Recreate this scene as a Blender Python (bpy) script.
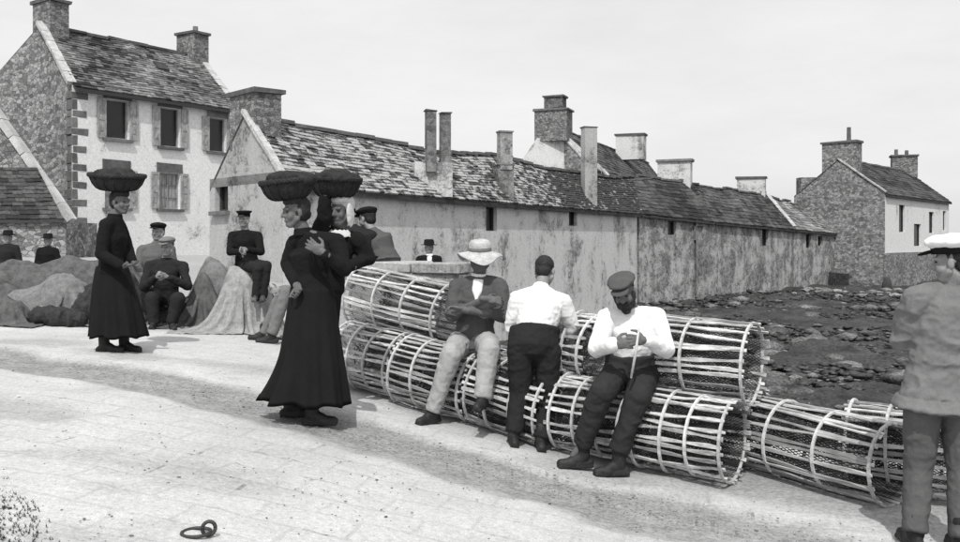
import bpy, bmesh, math, random
import numpy as np
from mathutils import Vector, Matrix
random.seed(7); rng = np.random.default_rng(11)
for o in list(bpy.data.objects): bpy.data.objects.remove(o)
SC = bpy.context.scene; COL = SC.collection
# ------------------------------------------------------------------ camera, sky, sun, exposure
F = 900.0; CX = 480.0; HY = 240.0; EYE = 1.65
cam = bpy.data.cameras.new('camera'); cam_o = bpy.data.objects.new('camera', cam); COL.objects.link(cam_o)
cam_o.location = (0, 0, EYE); cam_o.rotation_euler = (math.pi/2, 0, 0)
cam.sensor_width = 36; cam.lens = F/960*36; cam.shift_y = -(271-HY)/960; cam.clip_start = .05; cam.clip_end = 6000
SC.camera = cam_o
SUN_AZ = Vector((-.10, -.995)).normalized(); SUN_EL = math.radians(54)
world = bpy.data.worlds.new('World'); SC.world = world; world.use_nodes = True
wn = world.node_tree.nodes; wl = world.node_tree.links; wn.clear()
sky = wn.new('ShaderNodeTexSky'); sky.sky_type = 'NISHITA'; sky.sun_disc = False
sky.sun_elevation = SUN_EL; sky.sun_rotation = math.atan2(SUN_AZ.x, SUN_AZ.y); sky.dust_density = 4.0; sky.air_density = 1.0
tobw = wn.new('ShaderNodeRGBToBW'); bg = wn.new('ShaderNodeBackground'); wo = wn.new('ShaderNodeOutputWorld')
tc = wn.new('ShaderNodeTexCoord'); mp = wn.new('ShaderNodeMapping'); mp.inputs['Scale'].default_value = (1, 1, 3.5)
cl = wn.new('ShaderNodeTexNoise'); cl.inputs['Scale'].default_value = 3.0; cl.inputs['Detail'].default_value = 9; cl.inputs['Roughness'].default_value = .62
mr = wn.new('ShaderNodeMapRange'); mr.inputs[1].default_value = .3; mr.inputs[2].default_value = .7; mr.inputs[3].default_value = .93; mr.inputs[4].default_value = 1.05
mu = wn.new('ShaderNodeMath'); mu.operation = 'MULTIPLY'
wl.new(sky.outputs[0], tobw.inputs[0]); wl.new(tc.outputs['Generated'], mp.inputs[0]); wl.new(mp.outputs[0], cl.inputs['Vector'])
wl.new(cl.outputs[0], mr.inputs[0]); wl.new(mr.outputs[0], mu.inputs[1])
ad = wn.new('ShaderNodeMath'); ad.operation = 'MULTIPLY_ADD'; ad.inputs[1].default_value = .55; ad.inputs[2].default_value = 7.3   # thin white haze over the whole sky
wl.new(tobw.outputs[0], ad.inputs[0]); wl.new(ad.outputs[0], mu.inputs[0]); wl.new(mu.outputs[0], bg.inputs[0]); bg.inputs[1].default_value = .10; wl.new(bg.outputs[0], wo.inputs[0])
sl = bpy.data.lights.new('sun', 'SUN'); sl.energy = 3.2; sl.angle = math.radians(.6); sl.color = (1, .995, .985)
so = bpy.data.objects.new('sun', sl); COL.objects.link(so)
to_sun = Vector((SUN_AZ.x*math.cos(SUN_EL), SUN_AZ.y*math.cos(SUN_EL), math.sin(SUN_EL)))
so.rotation_euler = to_sun.to_track_quat('Z', 'Y').to_euler(); so.location = (0, 0, 30)
SC.view_settings.view_transform = 'Standard'; SC.view_settings.look = 'None'; SC.view_settings.gamma = 1; SC.view_settings.exposure = -0.03
SC.view_settings.use_curve_mapping = False

# ------------------------------------------------------------------ numeric helpers
def _h(i, j, k):
    n = (i*374761393 + j*668265263 + k*2147483647 + 1274126177) & 0xffffffff
    n = ((n ^ (n >> 13))*1274126177) & 0xffffffff
    n = n ^ (n >> 16)
    return (n & 0xffff)/32767.5 - 1
def vnoise(p):
    p = np.asarray(p, float); i = np.floor(p).astype(np.int64); f = p - i; f = f*f*(3-2*f); r = 0
    for dx in (0, 1):
        for dy in (0, 1):
            for dz in (0, 1):
                w = (f[:, 0] if dx else 1-f[:, 0])*(f[:, 1] if dy else 1-f[:, 1])*(f[:, 2] if dz else 1-f[:, 2])
                r = r + w*_h(i[:, 0]+dx, i[:, 1]+dy, i[:, 2]+dz)
    return r
def fbm(p, o=4, g=.5):
    p = np.asarray(p, float); a = 1; r = 0
    for _ in range(o): r = r + a*vnoise(p); p = p*2.03+11.7; a *= g
    return r
def V(*a): return Vector(a)
PX = np.array([-60, -20, -12, -6, -3.6, -2.4, -1.2, .4, .9, 2.4, 6, 60.]); PZ = np.array([-.55, -.62, -.78, -.96, -1.08, -1.16, -1.31, -1.57, -1.64, -1.70, -1.74, -1.8])
FX = np.array([-60, -16, -10, -5, 0, 60.]); FZ = np.array([-.5, -.52, -.7, -1.05, -1.5, -1.6])
def zq(X, Y):
    X = np.asarray(X, float); Y = np.asarray(Y, float); z = 0
    for d in (-.5, -.3, -.1, .1, .3, .5): z = z + np.interp(X+d, PX, PZ)/6
    t = np.clip((Y-10)/10, 0, 1); t = t*t*(3-2*t)
    return EYE + z*(1-t) + np.interp(X, FX, FZ)*t
def zg(X, Y): return float(zq(np.array([X]), np.array([Y]))[0])
def at(x, y, Y): return V((x-CX)/F*Y, Y, EYE + (HY-y)/F*Y)          # the point at depth Y seen at photo pixel (x, y)
def foot(x, y):                                                      # where the sight line meets the quay
    lo, hi = 2.0, 40.0
    for _ in range(60):
        m = (lo+hi)/2; p = at(x, y, m)
        if p.z > zg(p.x, p.y): lo = m
        else: hi = m
    return at(x, y, lo)
EA = V(.82, -.5724, 0).normalized(); EB = V(.5724, .82, 0).normalized()
def AB(a, b, z=0): p = EA*a + EB*b; return V(p.x, p.y, z)

# ------------------------------------------------------------------ materials (all neutral: the place is seen in black and white)
MATS = {}
def new_mat(name):
    m = bpy.data.materials.new(name); m.use_nodes = True; nt = m.node_tree; nt.nodes.clear()
    out = nt.nodes.new('ShaderNodeOutputMaterial'); b = nt.nodes.new('ShaderNodeBsdfPrincipled'); nt.links.new(b.outputs[0], out.inputs[0])
    b.inputs['Specular IOR Level'].default_value = .25
    MATS[name] = m; return m, nt, b
class N:
    def __init__(s, nt): s.nt = nt
    def n(s, t, **kw):
        x = s.nt.nodes.new(t)
        for k, v in kw.items(): setattr(x, k, v)
        return x
    def l(s, a, b): s.nt.links.new(a, b)
    def coord(s, kind='Object', scale=(1, 1, 1), rot=(0, 0, 0)):
        t = s.n('ShaderNodeTexCoord'); m = s.n('ShaderNodeMapping'); m.inputs['Scale'].default_value = scale; m.inputs['Rotation'].default_value = rot
        s.l(t.outputs[kind], m.inputs[0]); return m.outputs[0]
    def noise(s, co, scale, detail=6, rough=.6, dist=0):
        t = s.n('ShaderNodeTexNoise'); t.inputs['Scale'].default_value = scale; t.inputs['Detail'].default_value = detail
        t.inputs['Roughness'].default_value = rough; t.inputs['Distortion'].default_value = dist; s.l(co, t.inputs['Vector']); return t.outputs[0]
    def rng(s, v, a, b, c, d):
        t = s.n('ShaderNodeMapRange'); s.l(v, t.inputs[0])
        for i, x in enumerate((a, b, c, d)): t.inputs[i+1].default_value = x
        return t.outputs[0]
    def math(s, op, a, b):
        t = s.n('ShaderNodeMath', operation=op)
        for i, x in enumerate((a, b)):
            if isinstance(x, (int, float)): t.inputs[i].default_value = x
            else: s.l(x, t.inputs[i])
        return t.outputs[0]
    def mix(s, f, a, b):
        t = s.n('ShaderNodeMix'); t.data_type = 'FLOAT'
        for i, x in ((0, f), (2, a), (3, b)):
            if isinstance(x, (int, float)): t.inputs[i].default_value = x
            else: s.l(x, t.inputs[i])
        return t.outputs[0]
    def bump(s, h, strength, dist=.02):
        t = s.n('ShaderNodeBump'); t.inputs['Strength'].default_value = strength; t.inputs['Distance'].default_value = dist; s.l(h, t.inputs['Height']); return t.outputs[0]
def simple(name, base, var=.25, scale=6, fine=60, rough=.9, bump=.3, bd=.01, stretch=(1, 1, 1), rnd=0, spec=.25):
    m, nt, b = new_mat(name); g = N(nt); co = g.coord(scale=stretch)
    a = g.noise(co, scale); f = g.noise(co, fine, 3)
    v = g.math('MULTIPLY', g.rng(a, .3, .7, base*(1-var), base*(1+var)), g.rng(f, .3, .7, 1-var*.8, 1+var*.8))
    if rnd:
        oi = g.n('ShaderNodeObjectInfo'); v = g.math('MULTIPLY', v, g.rng(oi.outputs['Random'], 0, 1, 1-rnd, 1+rnd))
    g.l(v, b.inputs['Base Color']); b.inputs['Roughness'].default_value = rough; b.inputs['Specular IOR Level'].default_value = spec
    g.l(g.bump(g.math('ADD', a, g.math('MULTIPLY', f, .5)), bump, bd), b.inputs['Normal']); return m
def stained(name, white, dark, amount=.5, stone=.0):
    # lime-washed wall: streaks running down, patches where the wash has gone and the rubble shows
    m, nt, b = new_mat(name); g = N(nt); co = g.coord(); st = g.coord(scale=(1, 1, .22))
    streak = g.noise(st, 1.3, 7, .65); patch = g.noise(co, .75, 9, .68, .5); fine = g.noise(co, 9, 5, .7); speck = g.noise(co, 34, 3, .7)
    k = g.math('ADD', g.math('MULTIPLY', streak, .30), g.math('MULTIPLY', patch, .70)); band = g.noise(g.coord(scale=(1, 1, .04)), .45, 4, .6); k = g.math('ADD', k, g.math('MULTIPLY', g.math('SUBTRACT', fine, .5), .42)); k = g.math('ADD', k, g.math('MULTIPLY', g.math('SUBTRACT', band, .5), .45))
    mask = g.rng(k, .62-.22*amount, .72-.2*amount, 0, 1)
    w = g.math('MULTIPLY', g.rng(fine, .25, .75, white*.76, white*1.06), g.rng(speck, .3, .7, .72, 1.14))
    vo = g.n('ShaderNodeTexVoronoi'); vo.inputs['Scale'].default_value = 5.5; g.l(co, vo.inputs['Vector'])
    sep = g.n('ShaderNodeSeparateColor'); g.l(vo.outputs['Color'], sep.inputs[0])
    d = g.math('MULTIPLY', g.rng(sep.outputs[0], 0, 1, dark*.6, dark*1.5), g.rng(speck, .3, .7, .45, 1.6))
    g.l(g.mix(mask, w, d), b.inputs['Base Color']); b.inputs['Roughness'].default_value = .95
    hgt = g.math('ADD', g.math('MULTIPLY', fine, .6), g.math('MULTIPLY', g.math('MULTIPLY', vo.outputs['Distance'], -1.0), mask))
    g.l(g.bump(hgt, .5, .04), b.inputs['Normal']); return m
def rubble(name, base, scale=5.6, joint=.09, flat=1.6):
    m, nt, b = new_mat(name); g = N(nt); co0 = g.coord(scale=(1, 1, flat))
    nz = g.n('ShaderNodeTexNoise'); nz.inputs['Scale'].default_value = 3; nz.inputs['Detail'].default_value = 3; g.l(co0, nz.inputs['Vector'])
    mx = g.n('ShaderNodeMix'); mx.data_type = 'VECTOR'; mx.inputs[0].default_value = .16; g.l(co0, mx.inputs[4]); g.l(nz.outputs['Color'], mx.inputs[5]); co = mx.outputs[1]
    vo = g.n('ShaderNodeTexVoronoi'); vo.inputs['Scale'].default_value = scale; g.l(co, vo.inputs['Vector'])
    ve = g.n('ShaderNodeTexVoronoi', feature='DISTANCE_TO_EDGE'); ve.inputs['Scale'].default_value = scale; g.l(co, ve.inputs['Vector'])
    sep = g.n('ShaderNodeSeparateColor'); g.l(vo.outputs['Color'], sep.inputs[0]); sp = g.noise(co0, 26, 4, .7); bigv = g.noise(co0, .7, 5)
    st = g.math('MULTIPLY', g.rng(sep.outputs[0], 0, 1, base*.5, base*1.55), g.rng(sp, .3, .7, .5, 1.5)); st = g.math('MULTIPLY', st, g.rng(bigv, .3, .7, .8, 1.2))
    j = g.math('MAXIMUM', g.rng(ve.outputs['Distance'], .0, .07, 0, 1), g.rng(sp, .5, .62, 0, .8))
    g.l(g.mix(j, joint, st), b.inputs['Base Color']); b.inputs['Roughness'].default_value = .95
    g.l(g.bump(g.math('ADD', j, g.math('MULTIPLY', sp, .5)), .6, .05), b.inputs['Normal']); return m
def toned(name, rough=.85):
    m, nt, b = new_mat(name); g = N(nt); at_ = g.n('ShaderNodeAttribute', attribute_name='tone'); co = g.coord(); f = g.noise(co, 8, 7, .75)
    s = g.n('ShaderNodeSeparateColor'); g.l(at_.outputs['Color'], s.inputs[0])
    g.l(g.math('MULTIPLY', s.outputs[0], g.rng(f, .3, .7, .35, 1.65)), b.inputs['Base Color']); b.inputs['Roughness'].default_value = rough
    g.l(g.bump(f, .4, .015), b.inputs['Normal']); return m
def lichen(name, dark=.055, bright=.38):
    m, nt, b = new_mat(name); g = N(nt); at_ = g.n('ShaderNodeAttribute', attribute_name='tone'); co = g.coord(scale=(1, 1, 1.8)); f = g.noise(co, 2.6, 8, .72); h = g.noise(co, 17, 5, .75)
    s = g.n('ShaderNodeSeparateColor'); g.l(at_.outputs['Color'], s.inputs[0]); k = g.math('ADD', f, g.math('MULTIPLY', g.math('SUBTRACT', s.outputs[0], .5), .42)); k = g.math('ADD', k, g.math('MULTIPLY', g.math('SUBTRACT', h, .5), .22))
    g.l(g.math('MULTIPLY', g.rng(k, .44, .58, dark, bright), g.rng(h, .3, .7, .55, 1.4)), b.inputs['Base Color']); b.inputs['Roughness'].default_value = .9
    g.l(g.bump(h, .5, .02), b.inputs['Normal']); return m
def cloth(name, base, var=.25, weave=240, rough=.95):
    m, nt, b = new_mat(name); g = N(nt); co = g.coord(); a = g.noise(co, 5, 6, .65); f = g.noise(co, weave, 2); w = g.noise(co, 22, 4)
    v = g.math('MULTIPLY', g.rng(a, .3, .7, base*(1-var), base*(1+var)), g.rng(w, .3, .7, 1-var*.7, 1+var*.7)); v = g.math('MULTIPLY', v, g.rng(f, .3, .7, .85, 1.15))
    g.l(v, b.inputs['Base Color']); b.inputs['Roughness'].default_value = rough; b.inputs['Specular IOR Level'].default_value = .1
    g.l(g.bump(g.math('ADD', w, g.math('MULTIPLY', f, .4)), .35, .008), b.inputs['Normal']); return m
def quay_mat():
    m, nt, b = new_mat('quay_stone'); g = N(nt); ang = math.atan2(EA.y, EA.x)
    co = g.coord(); nz = g.n('ShaderNodeTexNoise'); nz.inputs['Scale'].default_value = 2.2; nz.inputs['Detail'].default_value = 4; g.l(co, nz.inputs['Vector'])
    mx = g.n('ShaderNodeMix'); mx.data_type = 'VECTOR'; mx.inputs[0].default_value = .07; g.l(co, mx.inputs[4]); g.l(nz.outputs['Color'], mx.inputs[5])
    mp = g.n('ShaderNodeMapping'); mp.inputs['Rotation'].default_value = (0, 0, -ang*.35); g.l(mx.outputs[1], mp.inputs[0])
    br = g.n('ShaderNodeTexBrick'); br.inputs['Scale'].default_value = 1.0; br.inputs['Mortar Size'].default_value = .012; br.inputs['Mortar Smooth'].default_value = .3
    br.inputs['Brick Width'].default_value = .46; br.inputs['Row Height'].default_value = .25; g.l(mp.outputs[0], br.inputs['Vector'])
    big = g.noise(co, .8, 6); brk = g.noise(co, 3.4, 5, .7); fine = g.noise(co, 34, 5, .75); vf = g.noise(co, 130, 3, .7)
    open_ = g.math('MULTIPLY', br.outputs['Fac'], g.rng(brk, .60, .66, 0, .5)); faint = g.math('MULTIPLY', br.outputs['Fac'], .13)
    base = g.math('MULTIPLY', g.rng(big, .3, .7, .46, .63), g.rng(fine, .3, .7, .74, 1.14)); base = g.math('MULTIPLY', base, g.rng(vf, .3, .7, .72, 1.16))
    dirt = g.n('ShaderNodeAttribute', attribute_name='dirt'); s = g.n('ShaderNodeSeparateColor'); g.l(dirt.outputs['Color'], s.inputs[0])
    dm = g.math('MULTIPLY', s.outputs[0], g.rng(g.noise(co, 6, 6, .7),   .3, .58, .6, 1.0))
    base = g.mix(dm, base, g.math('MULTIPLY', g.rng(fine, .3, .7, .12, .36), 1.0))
    jt = g.math('MAXIMUM', open_, faint); jt = g.math('MINIMUM', jt, 1.0)
    pit = g.rng(g.noise(co, 24, 4, .7), .66, .71, 0, .5)
    base = g.mix(jt, base, .07); base = g.mix(pit, base, .10)
    g.l(base, b.inputs['Base Color']); b.inputs['Roughness'].default_value = .9
    h = g.math('SUBTRACT', g.math('ADD', g.math('MULTIPLY', fine, .5), g.math('MULTIPLY', big, .4)), g.math('ADD', jt, pit))
    g.l(g.bump(h, .45, .02), b.inputs['Normal']); return m
quay_mat()
simple('beach', .034, .8, .6, 9, .75, .8, .08, spec=.4)
simple('weed', .032, .85, .5, 9, .6, .8, .04, spec=.5, stretch=(.5, 1.6, 1))
simple('grit', .14, .8, 8, 60, .9, .4); simple('shore_rock', .12, .85, .9, 12, .8, .8, .06); simple('pale_stone', .2, .35, 2, 18, .9, .6, .04, rnd=.3)
simple('dark_stone', .10, .5, 2, 18, .85, .6, .04, rnd=.3)
stained('limewash', .82, .28, .28); stained('old_wash', .70, .24, .48); stained('gone_wash', .50, .15, 1.0)
stained('far_wash', .80, .3, .2); stained('gable_wash', .46, .18, .62); stained('shaft_wash', .34, .13, .8); stained('parapet_wash', .46, .2, .5)
rubble('rubble', .23); rubble('dark_rubble', .12, joint=.06); rubble('quay_wall', .16, 3.2, .10); rubble('chimney_stone', .19, 7.5, .10)
toned('slate'); lichen('lichen_slate'); simple('slate_under', .05)
simple('granite', .13, .3, 4, 40, rnd=.25); simple('granite_pale', .34, .3, 4, 40, rnd=.2)
simple('coping_mat', .50, .25, 2, 30, rnd=.12); simple('roof_coping', .42, .3, 3, 20)
simple('pane', .012, .2, 3, 20, .25, .05, spec=.5); simple('curtain', .28, .6, 6, 30, .5, .1, stretch=(3, 3, .2)); simple('old_paint', .25, .3, 3, 30); simple('shutter_paint', .30, .35, 9, 40, stretch=(1, 1, .5)); simple('dark_wood', .05, .4, 6, 40)
simple('lath', .37, .5, 5, 50, .85, .5, .004, stretch=(.25, 1, 1), rnd=.5); simple('hoop_wood', .47, .3, 8, 50, .85, .4, .004, rnd=.22)
simple('shade_net_dark', .02, .3, 20, 90); simple('twine', .10, .4, 20, 90); simple('iron', .03, .4, 20, 80, .6, .5, .004, spec=.5)
simple('wicker', .022, .45, 14, 60, .8, .8, .006); simple('skin', .22, .18, 12, 80, .6, .2, .003, spec=.35); simple('skin_dark', .11, .2, 12, 80, .6, .2, .003)
simple('hair', .02, .4, 30, 120, .7, .8, .005); simple('grey_hair', .05, .4, 30, 120, .7, .8, .005); simple('eye', .015, .1, 5, 20, .3, .0)
simple('leather', .018, .5, 12, 60, .65, .5, .005, spec=.35); simple('dusty_leather', .07, .8, 7, 30, .8, .5, .005)
simple('straw', .44, .3, 12, 90, .85, .5, .004); simple('grass', .07, .5, 6, 30); simple('wood_stick', .5, .2, 9, 40)
simple('sacking', .115, .35, 11, 90, .95, .9, .035); simple('sack_dark', .045, .4, 11, 90, .95, .9, .035); simple('canvas', .34, .25, 11, 90, .95, .9, .035); simple('tan_sack', .20, .3, 11, 90, .95, .9, .035)
for nm, v in (('black_wool', .012), ('coal_wool', .022), ('dark_wool', .03), ('grey_wool', .11), ('faded_blue', .095), ('worn_drill', .16), ('pale_drill', .34), ('white_linen', .74), ('off_white', .55), ('cap_white', .80), ('mid_tweed', .085)):
    cloth(nm, v, .10 if v < .5 else .07)

# ------------------------------------------------------------------ object helpers
def tag(o, label=None, cat=None, group=None, kind=None):
    for k, v in (('label', label), ('category', cat), ('group', group), ('kind', kind)):
        if v: o[k] = v
    return o
def empty(name, loc, label=None, cat=None, group=None, rot=(0, 0, 0)):
    o = bpy.data.objects.new(name, None); COL.objects.link(o); o.location = loc; o.rotation_euler = rot; o.empty_display_size = .1
    return tag(o, label, cat, group)
def link(name, me, m, parent=None, loc=(0, 0, 0)):
    o = bpy.data.objects.new(name, me); COL.objects.link(o); o.location = loc
    if m and not me.materials: me.materials.append(MATS[m])
    if parent: o.parent = parent
    return o
def base_of(parent):
    p = V(0, 0, 0)
    while parent: p += parent.location; parent = parent.parent
    return p
class MB:
    def __init__(s): s.v = []; s.f = []; s.t = []
    def add(s, vs, fs, tone=None):
        b = len(s.v); s.v += [tuple(v) for v in vs]; s.f += [tuple(b+i for i in f) for f in fs]
        if tone is not None: s.t += [tone]*len(vs)
    def box(s, c, hx, hy, hz, ux=V(1, 0, 0), uy=V(0, 1, 0), uz=V(0, 0, 1), tone=None, jit=0):
        vs = []
        for k in (-1, 1):
            for j in (-1, 1):
                for i in (-1, 1):
                    p = Vector(c)+ux*hx*i+uy*hy*j+uz*hz*k
                    if jit: p += V(random.uniform(-jit, jit), random.uniform(-jit, jit), random.uniform(-jit, jit))
                    vs.append(p)
        s.add(vs, [(0, 2, 3, 1), (4, 5, 7, 6), (0, 1, 5, 4), (2, 6, 7, 3), (0, 4, 6, 2), (1, 3, 7, 5)], tone)
    def quad(s, a, b, c, d, tone=None): s.add([a, b, c, d], [(0, 1, 2, 3)], tone)
    def poly(s, pts): s.add(pts, [tuple(range(len(pts)))])
    def loft(s, rings, cap=True, tone=None):
        n = len(rings[0]); vs = [p for r in rings for p in r]; fs = []
        for k in range(len(rings)-1):
            for i in range(n): j = (i+1) % n; fs.append((k*n+i, k*n+j, (k+1)*n+j, (k+1)*n+i))
        if cap: fs.append(tuple(range(n))[::-1]); fs.append(tuple((len(rings)-1)*n+i for i in range(n)))
        s.add(vs, fs, tone)
    def tube(s, pts, r, n=6, rr=None):
        rings = []
        for i, p in enumerate(pts):
            p = Vector(p); d = (Vector(pts[min(i+1, len(pts)-1)])-Vector(pts[max(i-1, 0)])).normalized()
            u = d.cross(V(0, 0, 1)); u = u.normalized() if u.length > .05 else V(1, 0, 0); w = d.cross(u).normalized(); q = rr[i] if rr else r
            rings.append([p+u*q*math.cos(2*math.pi*k/n)+w*q*math.sin(2*math.pi*k/n) for k in range(n)])
        s.loft(rings)
    def mesh(s, name, org=V(0, 0, 0), smooth=False, bevel=0):
        me = bpy.data.meshes.new(name); o = Vector(org); me.from_pydata([(x-o.x, y-o.y, z-o.z) for x, y, z in s.v], [], s.f)
        if s.t:
            a = me.color_attributes.new('tone', 'FLOAT_COLOR', 'POINT'); arr = np.ones((len(s.v), 4), np.float32); arr[:, :3] = np.array(s.t, np.float32)[:, None]; a.data.foreach_set('color', arr.ravel())
        me.validate(); me.update()
        if bevel:
            bm = bmesh.new(); bm.from_mesh(me); bmesh.ops.recalc_face_normals(bm, faces=bm.faces)
            bmesh.ops.bevel(bm, geom=list(bm.edges), offset=bevel, segments=1, affect='EDGES', profile=.5); bm.to_mesh(me); bm.free()
        if smooth: me.polygons.foreach_set('use_smooth', [True]*len(me.polygons))
        return me
    def build(s, name, m, parent=None, smooth=False, bevel=0, org=None):
        if parent: o = link(name, s.mesh(name, base_of(parent), smooth, bevel), m, parent); return o
        org = Vector(org) if org is not None else V(0, 0, 0)
        return link(name, s.mesh(name, org, smooth, bevel), m, None, org)

# ------------------------------------------------------------------ the quay, the foreshore
BE_A = np.array([-60, -20.6, -17.3, -16.8, -13.1, -6.6, -6.2, 60.]); BE_B = np.array([60, 44, 19.4, 18.6, 17.7, 7.6, 7.22, 7.22])
EDGE = 7.22
gut = [foot(x, y) for x, y in ((20, 361), (110, 372), (200, 391), (280, 412), (353, 431), (442, 455), (527, 480), (600, 499), (700, 522), (820, 547))]; gut.append(V(3.6, 3.9, 0)); gut.insert(0, V(-6.5, 9.4, 0))
def gutter(X, Y):
    d = np.full(X.shape, 9.0)
    for p, q in zip(gut, gut[1:]):
        ax, ay = q.x-p.x, q.y-p.y; t = np.clip(((X-p.x)*ax+(Y-p.y)*ay)/(ax*ax+ay*ay), 0, 1)
        d = np.minimum(d, np.hypot(X-p.x-t*ax, Y-p.y-t*ay))
    return d
av = np.unique(np.concatenate([np.linspace(-60, -14, 70), np.linspace(-14, -8, 90), np.linspace(-8, 4, 320), np.linspace(4, 40, 40)]))
tv = np.concatenate([np.linspace(0, .8, 240), np.linspace(.8, 1, 60)[1:]])
A_, T_ = np.meshgrid(av, tv, indexing='ij'); Bm = np.interp(A_, BE_A, BE_B); B_ = -9 + T_*(Bm+9)
X_ = EA.x*A_+EB.x*B_; Y_ = EA.y*A_+EB.y*B_; Z_ = zq(X_, Y_)
P3 = np.stack([X_.ravel(), Y_.ravel(), 0*X_.ravel()], 1)
gd = gutter(X_.ravel(), Y_.ravel()); wob = fbm(P3*1.6, 4)*.10
gw = np.clip(1-(np.abs(gd+wob)-.30)/.16, 0, 1)
patch = np.clip((fbm(P3*np.array([.7, 1.3, 1])+3.1, 5)-.35)*1.2, 0, .5)
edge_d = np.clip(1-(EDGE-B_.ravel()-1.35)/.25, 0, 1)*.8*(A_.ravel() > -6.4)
far_d = np.clip((Y_.ravel()-12)/6, 0, .6)
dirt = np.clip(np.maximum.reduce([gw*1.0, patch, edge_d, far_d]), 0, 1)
near = np.clip((14-Y_.ravel())/6, 0, 1)
Z_ = Z_.ravel() - gw*.025 + near*(fbm(P3*2.3, 4)*.012 + fbm(P3*9, 3)*.004)
nA, nT = A_.shape; idx = np.arange(nA*nT).reshape(nA, nT)
fq = np.stack([idx[:-1, :-1], idx[1:, :-1], idx[1:, 1:], idx[:-1, 1:]], -1).reshape(-1, 4)
me = bpy.data.meshes.new('quay'); me.from_pydata(np.stack([X_.ravel(), Y_.ravel(), Z_], 1).tolist(), [], fq.tolist())
ca = me.color_attributes.new('dirt', 'FLOAT_COLOR', 'POINT'); arr = np.ones((nA*nT, 4), np.float32); arr[:, :3] = dirt[:, None]; ca.data.foreach_set('color', arr.ravel())
me.polygons.foreach_set('use_smooth', [True]*len(me.polygons))
tag(link('quay', me, 'quay_stone'), kind='structure')
# quay wall falling to the foreshore
mb = MB(); ring = [(float(X_[i, -1]), float(Y_[i, -1])) for i in range(0, nA)]
for (x0, y0), (x1, y1) in zip(ring, ring[1:]): mb.quad((x0, y0, -3.2), (x1, y1, -3.2), (x1, y1, zg(x1, y1)-.02), (x0, y0, zg(x0, y0)-.02))
qw = tag(mb.build('quay_wall', 'quay_wall'), kind='structure')
a = -6.0; k = 0
while a < 6.5:                                                      # coping stones along the edge
    L = random.uniform(.75, 1.15); c = AB(a+L/2, EDGE-.17); c.z = zg(c.x, c.y)+.01
    p0 = AB(a, EDGE-.17); p1 = AB(a+L, EDGE-.17); p0.z = zg(p0.x, p0.y); p1.z = zg(p1.x, p1.y); ux = (p1-p0).normalized()
    mb = MB(); mb.box(c, L/2-.008, .2, .06, ux, EB, ux.cross(EB).normalized(), jit=.008); mb.build('coping_stone', 'coping_mat', qw, bevel=.012); a += L
# foreshore: one sheet out to the horizon
xs = np.concatenate([[-1500, -600, -200, -60], np.linspace(-25, 60, 340), [70, 85, 120, 200, 500, 1500]]); ys = np.concatenate([[-1500, -300, -60], np.linspace(-8, 12, 20), np.geomspace(12.2, 75, 330), [85, 100, 140, 200, 400, 900, 2500]])
Xb, Yb = np.meshgrid(xs, ys, indexing='ij'); Pb = np.stack([Xb.ravel(), Yb.ravel(), 0*Xb.ravel()], 1)
tw = np.clip((Yb.ravel()-16)/36, 0, 1); zb = EYE-4.15+tw*.95
local = ((Yb.ravel() > 6) & (Yb.ravel() < 90)).astype(float)
hum = fbm(Pb*np.array([.35, .35, 1]), 5, .55); rid = 1-np.abs(fbm(Pb*np.array([.9, 1.4, 1])+5, 4, .6))
zb = zb + local*(hum*.22 + (rid-.6)*.14 + fbm(Pb*3.7, 3)*.05)
me = bpy.data.meshes.new('ground'); iB = np.arange(Xb.size).reshape(Xb.shape)
me.from_pydata(np.stack([Xb.ravel(), Yb.ravel(), zb], 1).tolist(), [], np.stack([iB[:-1, :-1], iB[1:, :-1], iB[1:, 1:], iB[:-1, 1:]], -1).reshape(-1, 4).tolist())
me.polygons.foreach_set('use_smooth', [True]*len(me.polygons)); tag(link('ground', me, 'beach'), kind='structure')
def zbeach(x, y): return EYE-4.15+min(max((y-16)/36, 0), 1)*.95
ico = None
def rock_mesh(seed, flat=.6, sub=2):
    bm = bmesh.new(); bmesh.ops.create_icosphere(bm, subdivisions=sub, radius=1); p = np.array([v.co[:] for v in bm.verts]); d = 1+.35*fbm(p*1.1+seed*7.3, 3)
    p = p*d[:, None]; p[:, 2] *= flat; f = [tuple(v.index for v in fc.verts) for fc in bm.faces]; bm.free(); return p, f
RK = [rock_mesh(i, .38, 1) for i in range(8)]
def scatter(name, m, n, fn, label, cat):
    vs = []; fs = []; b = 0
    for i in range(n):
        x, y, z, r = fn(); p, f = RK[i % 8]; th = random.uniform(0, 6.28); c, s = math.cos(th), math.sin(th); el = random.uniform(.7, 1.6)
        q = np.stack([(p[:, 0]*c*el-p[:, 1]*s)*r+x, (p[:, 0]*s*el+p[:, 1]*c)*r+y, p[:, 2]*r+z], 1); vs.append(q); fs += [(a_+b, b_+b, c_+b) for a_, b_, c_ in f]; b += len(q)
    me = bpy.data.meshes.new(name); me.from_pydata(np.concatenate(vs).tolist(), [], fs); me.polygons.foreach_set('use_smooth', [True]*len(me.polygons))
    return tag(link(name, me, m), label, cat, kind='stuff')
def shore_pt(px0=540, px1=960, y0=16, y1=56):
    y = math.exp(random.uniform(math.log(y0), math.log(y1))); x = (random.uniform(px0, px1)-CX)/F*y; return x, y
def f_weed():
    x, y = shore_pt(); r = random.choice((.06, .1, .15, .22))*random.uniform(.6, 1.3); return x, y, zbeach(x, y)+random.uniform(-.05, .1), r
scatter('seaweed', 'weed', 6000, f_weed, 'dark seaweed lying in heaps over the foreshore below the quay', 'seaweed')
def f_rock():
    x, y = shore_pt(); r = random.choice((.10, .14, .2, .28, .5))*random.uniform(.7, 1.2); return x, y, zbeach(x, y)+random.uniform(-.02, .12), r
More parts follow.
